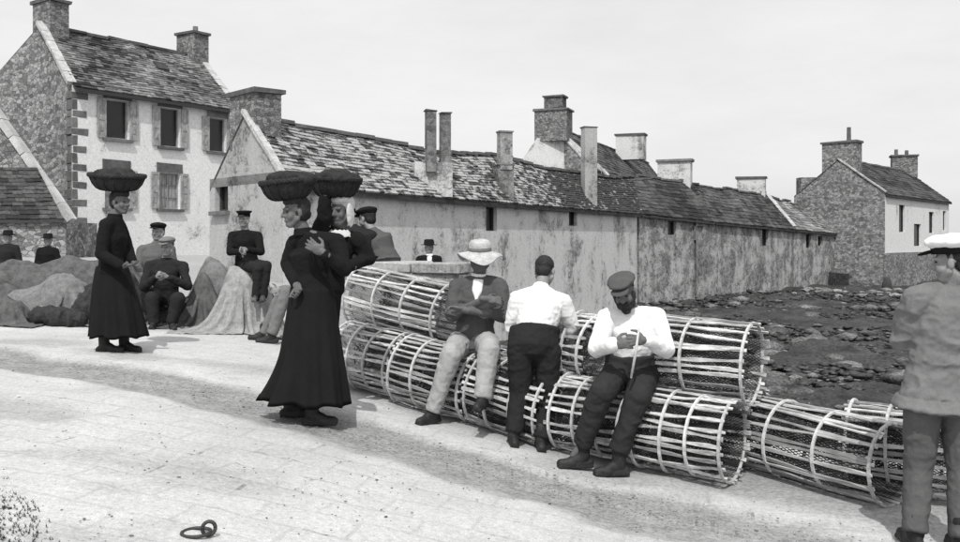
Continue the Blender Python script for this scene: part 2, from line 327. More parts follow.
scatter('shore_rocks', 'shore_rock', 520, f_rock, 'grey broken rocks lying in the seaweed on the foreshore', 'rocks')
def f_peb():
    x, y = shore_pt(); r = random.uniform(.04, .11); return x, y, zbeach(x, y)+.06, r
scatter('shingle', 'dark_stone', 1500, f_peb, 'dark shingle strewn among the seaweed on the foreshore', 'shingle')

# ------------------------------------------------------------------ buildings
def line_plane(px, py, p0, d):                                       # sight line at pixel meets a vertical wall through p0 along d
    u = (px-CX)/F; den = u*d.y-d.x; t = (p0.x-u*p0.y)/den; Y = p0.y+t*d.y; return t, EYE+(HY-py)/F*Y
def facade(mb, p0, p1, z0, za, zb_, openings=(), depth=.22):
    d = V(p1.x-p0.x, p1.y-p0.y, 0); L = d.length; d.normalize(); n = V(d.y, -d.x, 0)
    S = sorted({0, L, *[s for o in openings for s in o[:2]]}); Zs = sorted({0., 1., *[z for o in openings for z in o[2:4]]})
    top = lambda s: za+(zb_-za)*s/L
    Zc = sorted({z0, *[z for o in openings for z in o[2:4]]})
    P = lambda s, z, k=0: V(p0.x, p0.y, 0)+d*s-n*k+V(0, 0, z)
    for s0, s1 in zip(S, S[1:]):
        lv = Zc+[None]
        for zl, zh in zip(lv, lv[1:]):
            sm = (s0+s1)/2
            if any(o[0]-1e-6 <= sm <= o[1]+1e-6 and zh is not None and o[2]-1e-6 <= (zl+zh)/2 <= o[3]+1e-6 for o in openings): continue
            mb.quad(P(s0, zl), P(s1, zl), P(s1, top(s1) if zh is None else zh), P(s0, top(s0) if zh is None else zh))
    for s0, s1, zl, zh in openings:
        mb.quad(P(s0, zl), P(s0, zh), P(s0, zh, depth), P(s0, zl, depth)); mb.quad(P(s1, zl), P(s1, zl, depth), P(s1, zh, depth), P(s1, zh))
        mb.quad(P(s0, zh), P(s1, zh), P(s1, zh, depth), P(s0, zh, depth)); mb.quad(P(s0, zl), P(s0, zl, depth), P(s1, zl, depth), P(s1, zl))
    return P, d, n
def window(parent, P, d, n, o, depth=.2, bars=(2, 3), frame='old_paint', sill=True, dark=False, pane='pane'):
    s0, s1, zl, zh = o; t = .05; f = MB()
    for s in [s0+t/2, s1-t/2]: f.box(P(s, (zl+zh)/2, depth-.03), t/2, .03, (zh-zl)/2, d, n)
    for z in [zl+t/2, zh-t/2]: f.box(P((s0+s1)/2, z, depth-.03), (s1-s0)/2-t, .028, t/2, d, n)
    if not dark:
        for i in range(1, bars[0]): f.box(P(s0+(s1-s0)*i/bars[0], (zl+zh)/2, depth-.03), .022, .022, (zh-zl)/2-t, d, n)
        for i in range(1, bars[1]): f.box(P((s0+s1)/2, zl+(zh-zl)*i/bars[1], depth-.03), (s1-s0)/2-t, .018, .014, d, n)
    w = f.build('window', frame, parent)
    g = MB(); g.box(P((s0+s1)/2, (zl+zh)/2, depth+.01), (s1-s0)/2, .006, (zh-zl)/2, d, n); g.build('pane', pane, w)
    if sill: g = MB(); g.box(P((s0+s1)/2, zl-.06, .02), (s1-s0)/2+.12, .16, .055, d, n, jit=.006); g.build('sill', 'granite', w)
    return w
def sagz(u, a): return a*(math.sin(math.pi*u)*.6+.35*math.sin(u*9.5)*math.sin(math.pi*u)+.15*math.sin(u*23))
def slates(parent, E0, E1, R0, R1, tone, rows=.2, wid=.3, name='slate_covering', sag=0, mt='slate'):
    up = ((R0-E0).length+(R1-E1).length)/2; nr = int(up/rows); nrm = (E1-E0).cross(R0-E0).normalized()
    if nrm.z < 0: nrm = -nrm
    m = MB(); B = lambda u, v: E0.lerp(E1, u).lerp(R0.lerp(R1, u), v)+V(0, 0, -v*sagz(u, sag))
    L = ((E1-E0).length+(R1-R0).length)/2
    for r in range(nr):
        v0 = r/nr; v1 = min((r+1.25)/nr, 1.0); u = -random.random()*.5*wid/L
        while u < 1:
            w = wid*random.uniform(.65, 1.35)/L; a0 = max(u, 0); a1 = min(u+w*.97, 1); u += w
            if a1-a0 < .1*wid/L: continue
            j = random.uniform(-.02, .02)/up; lift = .03+random.random()*.035; q = [B(a0, v0+j), B(a1, v0+j), B(a1, v1), B(a0, v1)]
            t = q[0]+nrm*(lift), q[1]+nrm*(lift*random.uniform(.75, 1.25)), q[2]+nrm*.014, q[3]+nrm*.014
            c = (q[0]+q[2])/2; m.add([*t, q[0]-nrm*.01, q[1]-nrm*.01], [(0, 1, 2, 3), (4, 5, 1, 0), (4, 0, 3), (5, 2, 1)], tone(a0, (v0+v1)/2, c))
    return tag(m.build(name, mt, parent), kind='stuff')
def roof(parent, E0, E1, R0, R1, B0, B1, tone, **kw):
    sag = kw.get('sag', 0)
    th = .12; m = MB(); rise = V(0, 0, .02)
    for e0, e1, r0, r1 in ((E0, E1, R0, R1), (B0, B1, R0, R1)):
        dn = V(0, 0, th); K = 24
        dz = [V(0, 0, sagz(i/K, sag)) for i in range(K+1)]; m.loft([[e0.lerp(e1, i/K), r0.lerp(r1, i/K)-dz[i], r0.lerp(r1, i/K)-dn-dz[i], e0.lerp(e1, i/K)-dn] for i in range(K+1)])
    rf = m.build('roof', 'slate_under', parent); slates(rf, E0+rise, E1+rise, R0+rise, R1+rise, tone, **kw)
    L = (R1-R0).length; k = max(2, int(L/.9)); rm = MB(); ux = (R1-R0).normalized()
    for i in range(k): rm.box(R0.lerp(R1, (i+.5)/k)+V(0, 0, .06-sagz((i+.5)/k, sag)+random.uniform(-.015, .02)), L/k/2-.01, .13, .055, ux, ux.cross(V(0, 0, 1)).normalized(), jit=.015)
    tag(rm.build('ridge_tiles', 'granite', rf), kind='stuff'); return rf
def chimney(parent, c, hw, hd, z0, z1, d, m='chimney_stone', cap=.12, over=.08, pots=(), capm='granite', taper=0):
    n = V(d.y, -d.x, 0); b = MB(); rings = []
    for z, k in ((z0, 1+taper), (z1, 1)):
        rings.append([V(c.x, c.y, z)+d*hw*k*sx+n*hd*k*sy for sx, sy in ((-1, -1), (1, -1), (1, 1), (-1, 1))])
    b.loft(rings); ch = b.build('chimney', m, parent)
    if cap:
        b = MB(); b.box(V(c.x, c.y, z1+cap/2+.002), hw+over, hd+over, cap/2, d, n, jit=.02); b.build('chimney_cap', capm, ch)
    for s, r, h in pots:
        b = MB(); p = V(c.x, c.y, z1+cap)+d*s; b.loft([[p+V(math.cos(t)*q, math.sin(t)*q, z) for t in np.linspace(0, 2*math.pi, 11)[:-1]] for z, q in ((0, r*1.1), (h, r), (h, r*.7), (h-.1, r*.7))]); b.build('chimney_pot', 'granite', ch)
    return ch
def copings(parent, a, b, w=.16, h=.07, m='roof_coping', n=None):    # raised stones along a gable verge
    L = (b-a).length; k = max(3, int(L/.7)); ux = (b-a).normalized(); side = V(0, 0, 1).cross(ux).normalized()
    for i in range(k):
        q = MB(); q.box(a.lerp(b, (i+.5)/k)+V(0, 0, h*.7), L/k/2-.012, w, h, ux, side, ux.cross(side).normalized(), jit=.012); q.build('verge_stone', m, parent)
def tone_mid(lo, hi, fr=.8):
    def f(u, v, c):
        n = float(fbm(np.array([[c.x*fr, c.y*fr, c.z*fr*1.5]]), 3)[0]); return max(.02, (lo+hi)/2+(hi-lo)*(n*.6+random.uniform(-.5, .5)))
    return f
def tone_lichen(share, bright=.42, dark=.05):
    def f(u, v, c):
        return min(1, max(0, (share(u, v) if callable(share) else share)+random.uniform(-.3, .3)))
    return f
LOW = -3.0+EYE-1.2
# --- two-storey house
C0 = at(72, 85, 33.6); C1 = at(240, 110, 40.0); C1.z = C0.z
R0 = at(40, 26, 36.0); R1 = at(201, 57, 42.4); R1.z = R0.z; B0 = R0+V(-3.6, 1.6, C0.z-R0.z); B1 = R1+V(-3.6, 1.6, C0.z-R1.z)
root = empty('stone_house', V(C0.x, C0.y, 1.1), 'two-storey house with pale front, dark corner stones and shuttered upper windows', 'house')
dF = V(C1.x-C0.x, C1.y-C0.y, 0).normalized()
def op(px0, py0, px1, py1, p0, d):
    a, z1 = line_plane(px0, (py0), p0, d); b, z0 = line_plane(px1, py1, p0, d); zt = line_plane((px0+px1)/2, py0, p0, d)[1]; zb2 = line_plane((px0+px1)/2, py1, p0, d)[1]; return (a, b, zb2, zt)
ops = [op(106, 100, 129, 139, C0, dF), op(160, 108, 180, 147, C0, dF), op(209, 118, 226, 152, C0, dF), op(105, 170, 128, 208, C0, dF), op(159, 173, 180, 209, C0, dF)]
mb = MB(); P, d, n = facade(mb, C0, C1, .7, C0.z, C1.z, ops); mb.build('front_wall', 'limewash', root)
mb = MB()
mb.poly([V(B0.x, B0.y, .7), V(C0.x, C0.y, .7), C0, R0, B0]); mb.poly([V(C1.x, C1.y, .7), V(B1.x, B1.y, .7), B1, R1, C1]); mb.quad(V(B1.x, B1.y, .7), V(B0.x, B0.y, .7), B0, B1); mb.build('gable_wall', 'rubble', root)
E0 = C0+V(.18, -.12, -.10); E1 = C1+V(.18, -.12, -.10)
rf = roof(root, E0, E1, R0+V(0, 0, .05), R1+V(0, 0, .05), B0, B1, tone_mid(.06, .22), rows=.19, wid=.27, sag=.12)
copings(rf, C0+V(-.02, .02, .02), R0+V(0, 0, .1)); copings(rf, C1+V(-.1, -.05, .02), R1+V(-.1, -.1, .1))
g = MB(); g.box((E0+E1)/2+V(.03, -.02, -.09), (E1-E0).length/2, .06, .06, dF, n); g.build('gutter', 'iron', root)
for i, o in enumerate(ops):
    w = window(root, P, d, n, o, dark=i in (0, 1, 2), pane='pane' if i < 3 else 'curtain'); s0, s1, zl, zh = o
    q = MB(); q.box(P((s0+s1)/2, zh+(.26 if i < 3 else .2), 0), (s1-s0)/2+.11, .03, .25 if i < 3 else .19, d, n, jit=.008); q.build('lintel', 'granite', root)
    for sd in ((-1, 1) if i != 3 else (1,)):
        sw = .36; sc = s0-sw/2-.02 if sd < 0 else s1+sw/2+.02; sh = MB(); zc = (zl+zh)/2; hh = (zh-zl)/2; yaw = .06*sd; du = (d*math.cos(yaw)+n*math.sin(yaw)*-sd*.9).normalized()
        for sx in (-1, 1): sh.box(P(sc, zc, -.05)+d*sx*(sw/2-.035), .035, .02, hh, d, n)
        for zz in (-1, -.05, 1): sh.box(P(sc, zc+zz*(hh-.05), -.05), sw/2-.07, .019, .05, d, n)
        sh.box(P(sc, zc, -.043), sw/2-.06, .008, hh-.02, d, n)
        for zz in (-.5, .45): sh.box(P(sc, zc+zz*hh, -.058), .06, .01, .12, d, n, jit=.01)
        sh.build('shutter', 'shutter_paint', root)
zt = C0.z-.25; k = 0
while zt > 1.3:                                                       # dark corner stones, long and short
    h = .25; q = MB(); q.box(P(.30, zt-h/2, .18), .31+random.uniform(-.05, .05), .2, h/2, d, n, jit=.012); q.build('quoin', 'granite', root, bevel=.015); q = MB(); q.box(P(.11, zt-h-.21, .19), .115, .2, .19, d, n, jit=.01); q.build('quoin', 'granite', root, bevel=.015); zt -= h+.42; k += 1
dG = (V(C0.x-B0.x, C0.y-B0.y, 0)).normalized()
chimney(root, R0+dF*.45, .62, .4, R0.z-1.0, R0.z+.95, -dG, pots=((-.25, .13, .4), (.2, .12, .28)), m='chimney_stone')
chimney(root, R1-dF*.47, .62, .42, R1.z-.8, R1.z+.95, -dG, pots=((-.2, .12, .3),))
sk = MB(); p = R0.lerp(R1, .62); e = E0.lerp(E1, .62); c = e.lerp(p, .62); nn = (E1-E0).cross(R0-E0).normalized()
sk.box(c+nn*.06, .28, .3, .06, dF, (p-e).normalized(), nn); sk.build('roof_light', 'dark_wood', rf)
# --- slate-roofed shed and sloping wall against the gable
sh = empty('lean_to_shed', at(30, 256, 30), 'low shed with dark slate roof beside sloping pale coping at left edge', 'shed'); Ys = 29.5
a0, a1 = at(-60, 222, Ys), at(66, 221, Ys); b0, b1 = at(-60, 168, Ys+2.2), at(37, 168, Ys+2.2)
mb = MB(); mb.box((V(a0.x, Ys+1.2, 0)+V(a1.x, Ys+1.2, 0))/2+V(0, 0, (.6+a0.z)/2), (a1.x-a0.x)/2, 1.2, (a0.z-.6)/2); mb.build('wall', 'rubble', sh)
m = MB(); o_ = V(0, -.15, .05); q = [a0+o_, a1+o_, b1, b0]; m.add(q+[p-V(0, 0, .1) for p in q], [(0, 1, 2, 3), (7, 6, 5, 4), (0, 4, 5, 1), (1, 5, 6, 2), (3, 2, 6, 7), (0, 3, 7, 4)]); rs = m.build('roof', 'slate_under', sh)
slates(rs, *[p+V(0, 0, .01) for p in (q[0], q[1], q[3], q[2])], tone_mid(.03, .08), rows=.25)
t0, t1 = at(-70, 22, Ys+2.4), at(69, 223, Ys+2.4); m = MB()
m.loft([[V(t1.x, y, .6), V(t1.x, y, t1.z), V(t0.x, y, t0.z), V(t0.x, y, .6)] for y in (Ys+2.4, Ys+2.75)]); m.build('gable_wall', 'rubble', sh)
copings(sh, t1+V(.05, .15, 0), t0+V(0, .15, 0), w=.24, h=.11, m='coping_mat')

def long_house(name, label, FL, FR, RL, RR, wallm, tone, base=LOW, openings=(), gable='rubble', gops=(), verge=(1, 1), **kw):
    BL = V(2*RL.x-FL.x, 2*RL.y-FL.y, FL.z); BR = V(2*RR.x-FR.x, 2*RR.y-FR.y, FR.z)
    root = empty(name, V(FL.x, FL.y, base), label, 'house'); dF = V(FR.x-FL.x, FR.y-FL.y, 0).normalized()
    oo = [op(*o, FL, dF) for o in openings]; mb = MB(); P, d, n = facade(mb, FL, FR, base, FL.z, FR.z, oo, .25); mb.build('front_wall', wallm, root)
    dG = V(FL.x-BL.x, FL.y-BL.y, 0).normalized(); go = [op(*o, BL, dG) for o in gops]
    mb = MB(); Pg, dg, ng = facade(mb, BL, FL, base, BL.z, FL.z, go, .25); mb.poly([BL, FL, RL]); mb.poly([FR, BR, RR]); mb.quad(V(FR.x, FR.y, base), V(BR.x, BR.y, base), BR, FR); mb.quad(V(BR.x, BR.y, base), V(BL.x, BL.y, base), BL, BR); mb.build('gable_wall', gable, root)
    for o in oo: window(root, P, d, n, o, dark=True, sill=False, frame='dark_wood')
    for o in go: window(root, Pg, dg, ng, o, dark=True, sill=True, frame='dark_wood')
    ov = n*.22+V(0, 0, -.14); rf = roof(root, FL+ov, FR+ov, RL+V(0, 0, .04), RR+V(0, 0, .04), BL, BR, tone, **kw)
    if verge[0]: copings(rf, FL+n*.1+V(0, 0, .02), RL+V(0, 0, .08), w=.09, h=.05)
    if verge[1]: copings(rf, FR+n*.1+V(0, 0, .02), RR+V(0, 0, .08))
    return root, P, d, n, rf
# --- long low house with patched slate roof
FL = at(283, 181, 22.0); FR = at(637, 212, 46.3); FR.z = FL.z; RL = at(244, 115, 23.5); RR = at(633, 178, 47.8); RR.z = RL.z-.02
hb, P, d, n, rf = long_house('long_house', 'long low house with patchy lichen-streaked slate roof behind the pots', FL, FR, RL, RR, 'old_wash', tone_lichen(lambda u, v: .58-.35*max(0, u-.25) if u < .62 else .12), openings=((486, 207, 497, 231), (569, 209, 577, 226)), gable='gable_wash', gops=((215, 178, 228, 211),), verge=(1, 0), rows=.15, wid=.33, sag=.42, mt='lichen_slate')
chimney(hb, RL+d*.43, .66, .38, RL.z-.9, RL.z+.55, V(-.7, .71, 0).normalized(), pots=())
def on_front(px, FLp, dd): return line_plane(px, 200, FLp, dd)[0]
def shaft(parent, FLp, dd, nn, px0, px1, ytop, ybot, m='shaft_wash', back=.0, cap=.1, hd=.3):
    s0, s1 = on_front(px0, FLp, dd), on_front(px1, FLp, dd); sc = (s0+s1)/2; c = V(FLp.x, FLp.y, 0)+dd*sc-nn*(hd+back-.06); Y = c.y
    sd_ = V(.95, .31, 0).normalized(); hw_ = (px1-px0)/2/F*c.y*.92
    return chimney(parent, c, hw_, hd, EYE+(HY-ybot)/F*Y, EYE+(HY-ytop)/F*Y, sd_, m=m, cap=cap, over=.03, capm='granite')
def fscale(px0, px1): return px0, px1
shaft(hb, FL, d, n, 427.5, 438, 112, 172, hd=.14, cap=.05); shaft(hb, FL, d, n, 441.8, 452.5, 114, 172, hd=.14, cap=.05)
shaft(hb, FL, d, n, 416, 458, 163, 197, hd=.3, cap=0, m='old_wash')
shaft(hb, FL, d, n, 501, 515, 133, 170, m='gable_wash', hd=.2, cap=.06); shaft(hb, FL, d, n, 500, 518, 166, 202, hd=.3, cap=.06)
shaft(hb, FL, d, n, 585, 599.5, 128, 206, m='gable_wash', cap=.05, hd=.22)
# --- the houses that carry the row on
F2 = at(712, 220, 51.5); R2 = at(690, 182, 53.6)
FRb = at(639, 212, 46.6); RRb = at(603, 172, 48.6)
h2, P2, d2, n2, rf2 = long_house('row_house', 'stone row house with dark roof and pale verge line, next after long house', FRb, F2, RRb, R2, 'gone_wash', tone_mid(.02, .075), openings=((668, 221, 676, 235),), verge=(1, 0), rows=.3, wid=.5, sag=.25)
F3 = at(793, 228, 60); R3 = at(765, 194, 62.3)
h3, P3_, d3, n3, rf3 = long_house('row_house', 'dark-roofed row house with stained rubble front between two low chimneys', F2+V(.03, .02, 0), F3, R2+V(.03, .02, -.12), R3, 'gone_wash', tone_mid(.025, .085), openings=((696, 226, 703, 240), (762, 228, 768, 246)), verge=(0, 1), rows=.3, wid=.5, sag=.3)
F4 = at(848, 233, 66); R4 = at(806, 207, 67.5)
h4, P4, d4, n4, rf4 = long_house('row_house', 'smallest row house with light grey roof at the end of the row', F3+V(.05, .03, 0), F4, R3+V(.05, .03, -.1), R4, 'gone_wash', tone_mid(.10, .26), openings=((806, 234, 811, 248), (818, 236, 822, 246)), verge=(0, 1), rows=.3, wid=.5, sag=.3)
def ridge_stack(parent, px0, px1, yt, yb, Y, m='old_wash', dd=None, hd=.45, cap=.14, pots=()):
    a, b = at(px0, yt, Y), at(px1, yb, Y); dd = dd or V(1, 0, 0); return chimney(parent, (a+b)/2, (b.x-a.x)/2/max(.5, abs(dd.x)), hd, b.z, a.z, dd, m=m, cap=cap, over=.1, pots=pots)
gd2 = V(.93, -.36, 0).normalized()
ridge_stack(h2, 660, 690, 162, 190, 53.6, dd=gd2); ridge_stack(h3, 739, 764, 179, 200, 62.2, dd=gd2)
# --- tall house behind the row
Yr = 58; q0 = at(500, 190, Yr); ra = at(553, 128, Yr+2); rb = at(648, 160, 86); rb.z = ra.z-.2
fr0 = at(590, 168, Yr-.6); fr1 = at(668, 190, 84.); fr1.z = fr0.z
h5, P5, d5, n5, rf5 = long_house('tall_rear_house', 'taller dark-roofed house rising behind the long roof with big double stack', fr0, fr1, ra, rb, 'rubble', tone_mid(.03, .1), verge=(1, 0), rows=.35, wid=.6)
ridge_stack(h5, 538, 569, 112, 142, Yr+1.6, m='chimney_stone', dd=gd2, hd=.7); ridge_stack(h5, 546.5, 564, 98, 111, Yr+1.6, m='dark_rubble', dd=gd2, hd=.5, cap=.1)
m = MB(); a, b, c, d_ = at(505, 185, Yr+1.2), at(622, 185, Yr+1.2), at(570, 138, Yr+1.2), at(537, 138, Yr+1.2)
m.loft([[p+V(0, k, 0) for p in (a, b, c, d_)] for k in (0, 1.2)]); m.build('chimney_shoulder', 'old_wash', h5)
ridge_stack(h5, 618, 644, 136, 160, 74, dd=gd2, hd=.6)
# --- gabled house on the right, over the foreshore
G0 = at(885, 193, 62); G1 = at(949, 205, 73); G1.z = G0.z-.1; RL_ = at(838, 160, 64.2); RR_ = at(908, 172, 75.5); RR_.z = RL_.z-.05
zs = at(885, 253, 62).z
h6, P6, d6, n6, rf6 = long_house('gabled_house', 'grey-gabled house with white front and dark roof at far right', G0, G1, RL_, RR_, 'far_wash', tone_mid(.03, .08), openings=((899, 205, 905, 232), (914, 224, 921, 246), (929, 212, 934, 233), (943, 211, 946, 230)), gable='rubble', verge=(1, 0), rows=.32, wid=.6)
m = MB(); m.box(P6((G1-G0).length/2, (zs+LOW)/2, -.04), (G1-G0).length/2+.1, .06, (zs-LOW)/2, d6, n6); m.build('plinth', 'rubble', h6)
chimney(h6, RL_+d6*.72, 1.2, .6, RL_.z-1.2, at(838, 143, 64.2).z, (RL_-G0).normalized() if 0 else V(RL_.x-G0.x, RL_.y-G0.y, 0).normalized(), m='rubble', cap=.14, over=.1, pots=((-.5, .14, 1.0),))
ridge_stack(h6, 893, 915, 157, 178, 75, m='chimney_stone', dd=V(.95, -.3, 0).normalized(), hd=.6, pots=((-.6, .14, .5), (.2, .14, .4)))
m = MB(); a, b = at(806, 180, 63.5), at(797, 196, 66); m.box(at(806, 190, 66.5), .55, .5, .9, jit=.03); m.build('chimney', 'rubble', h6)
# --- buttress, post, fallen stones along the foot of the houses
a = at(849, 274, 60); b = at(874, 293, 60); root = empty('stone_buttress', V(a.x, a.y, b.z), 'small dark sloping stone buttress below the gabled house', 'buttress')
m = MB(); m.loft([[V(a.x, y, b.z-.6), V(b.x, y, b.z-.6), V(b.x, y, b.z), V(a.x, y, a.z)] for y in (60, 63.5)]); m.build('ramp', 'dark_rubble', root)
p = at(887, 292, 57); m = MB(); m.tube([p+V(0, 0, -.4), p+V(0, 0, .5), p+V(0, 0, .9), p+V(0, 0, .98)], .2, 9, rr=[.34, .3, .16, .05]); tag(m.build('mooring_post', 'dark_wood', None, True, org=p), 'squat dark mooring post on the foreshore under the gabled house', 'post')
for i in range(30):
    px = random.uniform(788, 905) if i < 24 else random.uniform(740, 960); yy = 55+random.uniform(-5, 3); p = at(px, 0, yy); r = random.uniform(.14, .34); z = zbeach(p.x, yy)+.12
    q, f = RK[i % 8]; me = bpy.data.meshes.new('fallen_stone'); me.from_pydata((q*np.array([r*random.uniform(.9, 1.6), r, r*1.1])).tolist(), [], f)
    o = link('fallen_stone', me, 'pale_stone', None, (p.x, yy, z)); o.rotation_euler.z = random.uniform(0, 6.3)
    tag(o, 'pale rough stone among the fallen stones at the foot of the houses', 'stone', 'fallen stones along the foot of the row')
# --- parapet
pw = empty('parapet_wall', AB(-5.7, 7.0, zg(*AB(-5.7, 7.0).xy)), 'pale stone parapet wall behind the upper pot at left', 'wall')
zt = at(345, 262, 8.95).z; m = MB(); pa, pb = AB(-6.75, 7.0), AB(-5.0, 7.0); m.box(V((pa.x+pb.x)/2, (pa.y+pb.y)/2, (zt-.1+.0)/2), (pb-pa).length/2, .17, (zt-.1)/2, EA, EB, jit=.01); m.build('wall', 'parapet_wash', pw)
for i in range(3):
    m = MB(); c = pa.lerp(pb, (i+.5)/3); m.box(V(c.x, c.y, zt-.05), (pb-pa).length/6-.008, .2, .05, EA, EB, jit=.01); m.build('coping_stone', 'parapet_wash', pw, bevel=.012)
# ------------------------------------------------------------------ lobster pots
SL = []
for i in range(7):
    m = MB(); K = 9; rings = []; ph = random.uniform(0, 9)
    for k in range(K):
        x = k/(K-1); w = .0122*(1+.4*math.sin(k*1.7+ph)); t = .0045; oz = .006*math.sin(x*5+ph)+.004*math.sin(x*13+ph*2); oy = .012*math.sin(x*3.3+ph*1.7)
        rings.append([V(x, oy-w, oz-t), V(x, oy+w, oz-t), V(x, oy+w*.8, oz+t), V(x, oy-w*.8, oz+t)])
    m.loft(rings); SL.append(m.mesh('slat'))
HP = []
for i in range(5):
    m = MB(); vs = []; fs = []; K = 30; ph = random.uniform(0, 9)
    for k in range(K):
        t = 2*math.pi*k/K; r = 1+.022*math.sin(2*t+ph)+.012*math.sin(3*t+ph*2); c, s = math.cos(t), math.sin(t); xo = .02*math.sin(t+ph)
        for dx, dr in ((-.040, -.02), (.040, -.02), (.034, .03), (-.034, .03)): vs.append((dx+xo, (r+dr)*c, (r+dr)*s))
    for k in range(K):
        j = (k+1) % K
        for q in range(4): fs.append((k*4+q, k*4+(q+1) % 4, j*4+(q+1) % 4, j*4+q))
    m.add(vs, fs); HP.append(m.mesh('hoop'))
NET = MB()
for s in (0, 1):                                                     # tarred twine funnel at the mouth, unit radius
    rr = [1.0, .8, .6, .42, .3]; xx = [0, .10, .18, .25, .3]
    for k in range(14):
        t = 2*math.pi*k/14; NET.tube([V(x if s == 0 else -x, r*math.cos(t+.25*i), r*math.sin(t+.25*i)) for i, (x, r) in enumerate(zip(xx, rr))] if s == 0 else [V(-x+0, r*math.cos(t-.25*i), r*math.sin(t-.25*i)) for i, (x, r) in enumerate(zip(xx, rr))], .007, 4)
    break
NETM = None
for x, r in ((.05, .9), (.14, .7), (.22, .5), (.3, .3)):
    NET.tube([V(x, r*math.cos(t), r*math.sin(t)) for t in np.linspace(0, 2*math.pi, 17)], .007, 4)
NETM = NET.mesh('entrance_net')
NL = MB(); ku, kv = 76, 46  # added dark mesh inside each pot, standing in for the shade between slats
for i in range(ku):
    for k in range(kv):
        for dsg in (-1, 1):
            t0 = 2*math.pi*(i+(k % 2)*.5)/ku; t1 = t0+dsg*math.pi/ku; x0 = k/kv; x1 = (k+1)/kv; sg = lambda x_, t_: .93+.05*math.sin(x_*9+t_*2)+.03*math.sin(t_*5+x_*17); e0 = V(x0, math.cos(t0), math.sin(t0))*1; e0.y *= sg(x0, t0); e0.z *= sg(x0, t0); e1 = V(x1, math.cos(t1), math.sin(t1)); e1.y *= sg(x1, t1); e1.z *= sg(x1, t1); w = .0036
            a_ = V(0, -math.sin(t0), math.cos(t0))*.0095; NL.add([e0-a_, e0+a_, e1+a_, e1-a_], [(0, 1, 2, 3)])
NLM = NL.mesh('shade_net')
def child(name, me, m, parent, mat):
    o = link(name, me, m, parent); o.matrix_local = mat; return o
def pot(center, axis, L, R, label, hoops=4, slats=30, open_end=True, roll=None):
    x = axis.normalized(); y = V(0, 0, 1).cross(x).normalized(); z = x.cross(y)
    root = empty('lobster_pot', center, label, 'lobster pot', 'wooden lobster pots stacked along the quay edge'); root.rotation_euler = Matrix((x, y, z)).transposed().to_euler()
    ro = random.uniform(0, 1) if roll is None else roll
    for k in range(slats):
        if random.random() < .05: continue
        t = 2*math.pi*(k+ro+random.uniform(-.26, .26))/slats; r = R*random.uniform(.985, 1.012); ov = random.uniform(.0, .05)
        M = Matrix.Rotation(t, 4, 'X') @ Matrix.Translation((-L/2-ov/2, 0, r)) @ Matrix.Rotation(random.uniform(-.035, .035), 4, 'Z') @ Matrix.Diagonal((L+ov, 1, 1, 1)); child('slat', random.choice(SL), 'lath', root, M)
    for k in range(hoops):
        xx = -L/2+.02+(L-.04)*k/(hoops-1); rr = R*1.02 if k in (0, hoops-1) else R*1.015
        child('hoop', random.choice(HP), 'hoop_wood', root, Matrix.Translation((xx, 0, 0)) @ Matrix.Rotation(random.uniform(-.05, .05), 4, 'Z') @ Matrix.Rotation(random.uniform(0, 6.28), 4, 'X') @ Matrix.Diagonal((.26, rr, rr, 1)))
    child('shade_net', NLM, 'shade_net_dark', root, Matrix.Translation((-L*.46, 0, 0)) @ Matrix.Diagonal((L*.92, R*.95, R*.95, 1)))
    for s in ((1,) if not open_end else ()) + (-1,):
        child('entrance_net', NETM, 'twine', root, Matrix.Translation((s*L/2*.96, 0, 0)) @ Matrix.Diagonal((-s*.9, R*.97, R*.97, 1)))
    return root
def row_a(px, b):                                                     # position along the edge seen at photo column px
    u = (px-CX)/F; return (u*EB.y*b-EB.x*b)/(EA.x-u*EA.y)
PR = .29
def pot_row(b, spans, dz, lab, **kw):
    for (p0, p1), lb in zip(spans, lab):
        a0, a1 = row_a(p0, b), row_a(p1, b); e0, e1 = AB(a0, b), AB(a1, b)
        for e in (e0, e1): e.z = zg(e.x, e.y)+dz+PR+.012
        pot((e0+e1)/2, (e1-e0)+EB*random.uniform(-.05, .05)+V(0, 0, random.uniform(-.015, .015)), (e1-e0).length-.02, PR*random.uniform(.96, 1.02), lb, **kw)
B1 = 6.02
pot_row(B1, [(347, 406), (408, 478), (482, 560), (564, 640)], 0, ['lobster pot at the left end of the front ground row', 'lobster pot on the ground directly left of the straw-hatted man', 'lobster pot on the ground between straw-hatted man and white-shirted man', 'lobster pot on the ground behind the capped man in pale smock'], slats=33)
pot_row(B1, [(643, 737)], 0, ['lobster pot on the ground just right of the seated capped man'])
e0, e1 = foot(738, 466), foot(897, 512)
pot((e0+e1)/2+V(.03, .09, .27), e1-e0, (e1-e0).length, .262, 'long lobster pot lying front right beside the man in white cap', hoops=4, slats=29)
pot_row(6.62, [(372, 430), (434, 500), (505, 580), (585, 665), (668, 760)], 0, ['lobster pot in the rear ground row, under the left upper pot', 'lobster pot in the rear ground row behind the straw-hatted man', 'lobster pot in the rear ground row behind the white-shirted man', 'lobster pot in the rear ground row behind the capped man', 'lobster pot in the rear ground row under the open-mouthed pot'])
pot_row(6.60, [(848, 985)], 0, ['lobster pot at far right, half hidden behind the long pot'])
TOP = .505
pot_row(6.32, [(362, 454)], TOP, ['upper lobster pot standing against the pale parapet wall'], slats=32)
pot_row(6.32, [(556, 604)], TOP-.05, ['short upper lobster pot between white-shirted man and capped man'], hoops=3)
pot_row(6.32, [(640, 756)], TOP, ['upper lobster pot with open hooped mouth facing the foreshore'], hoops=3)
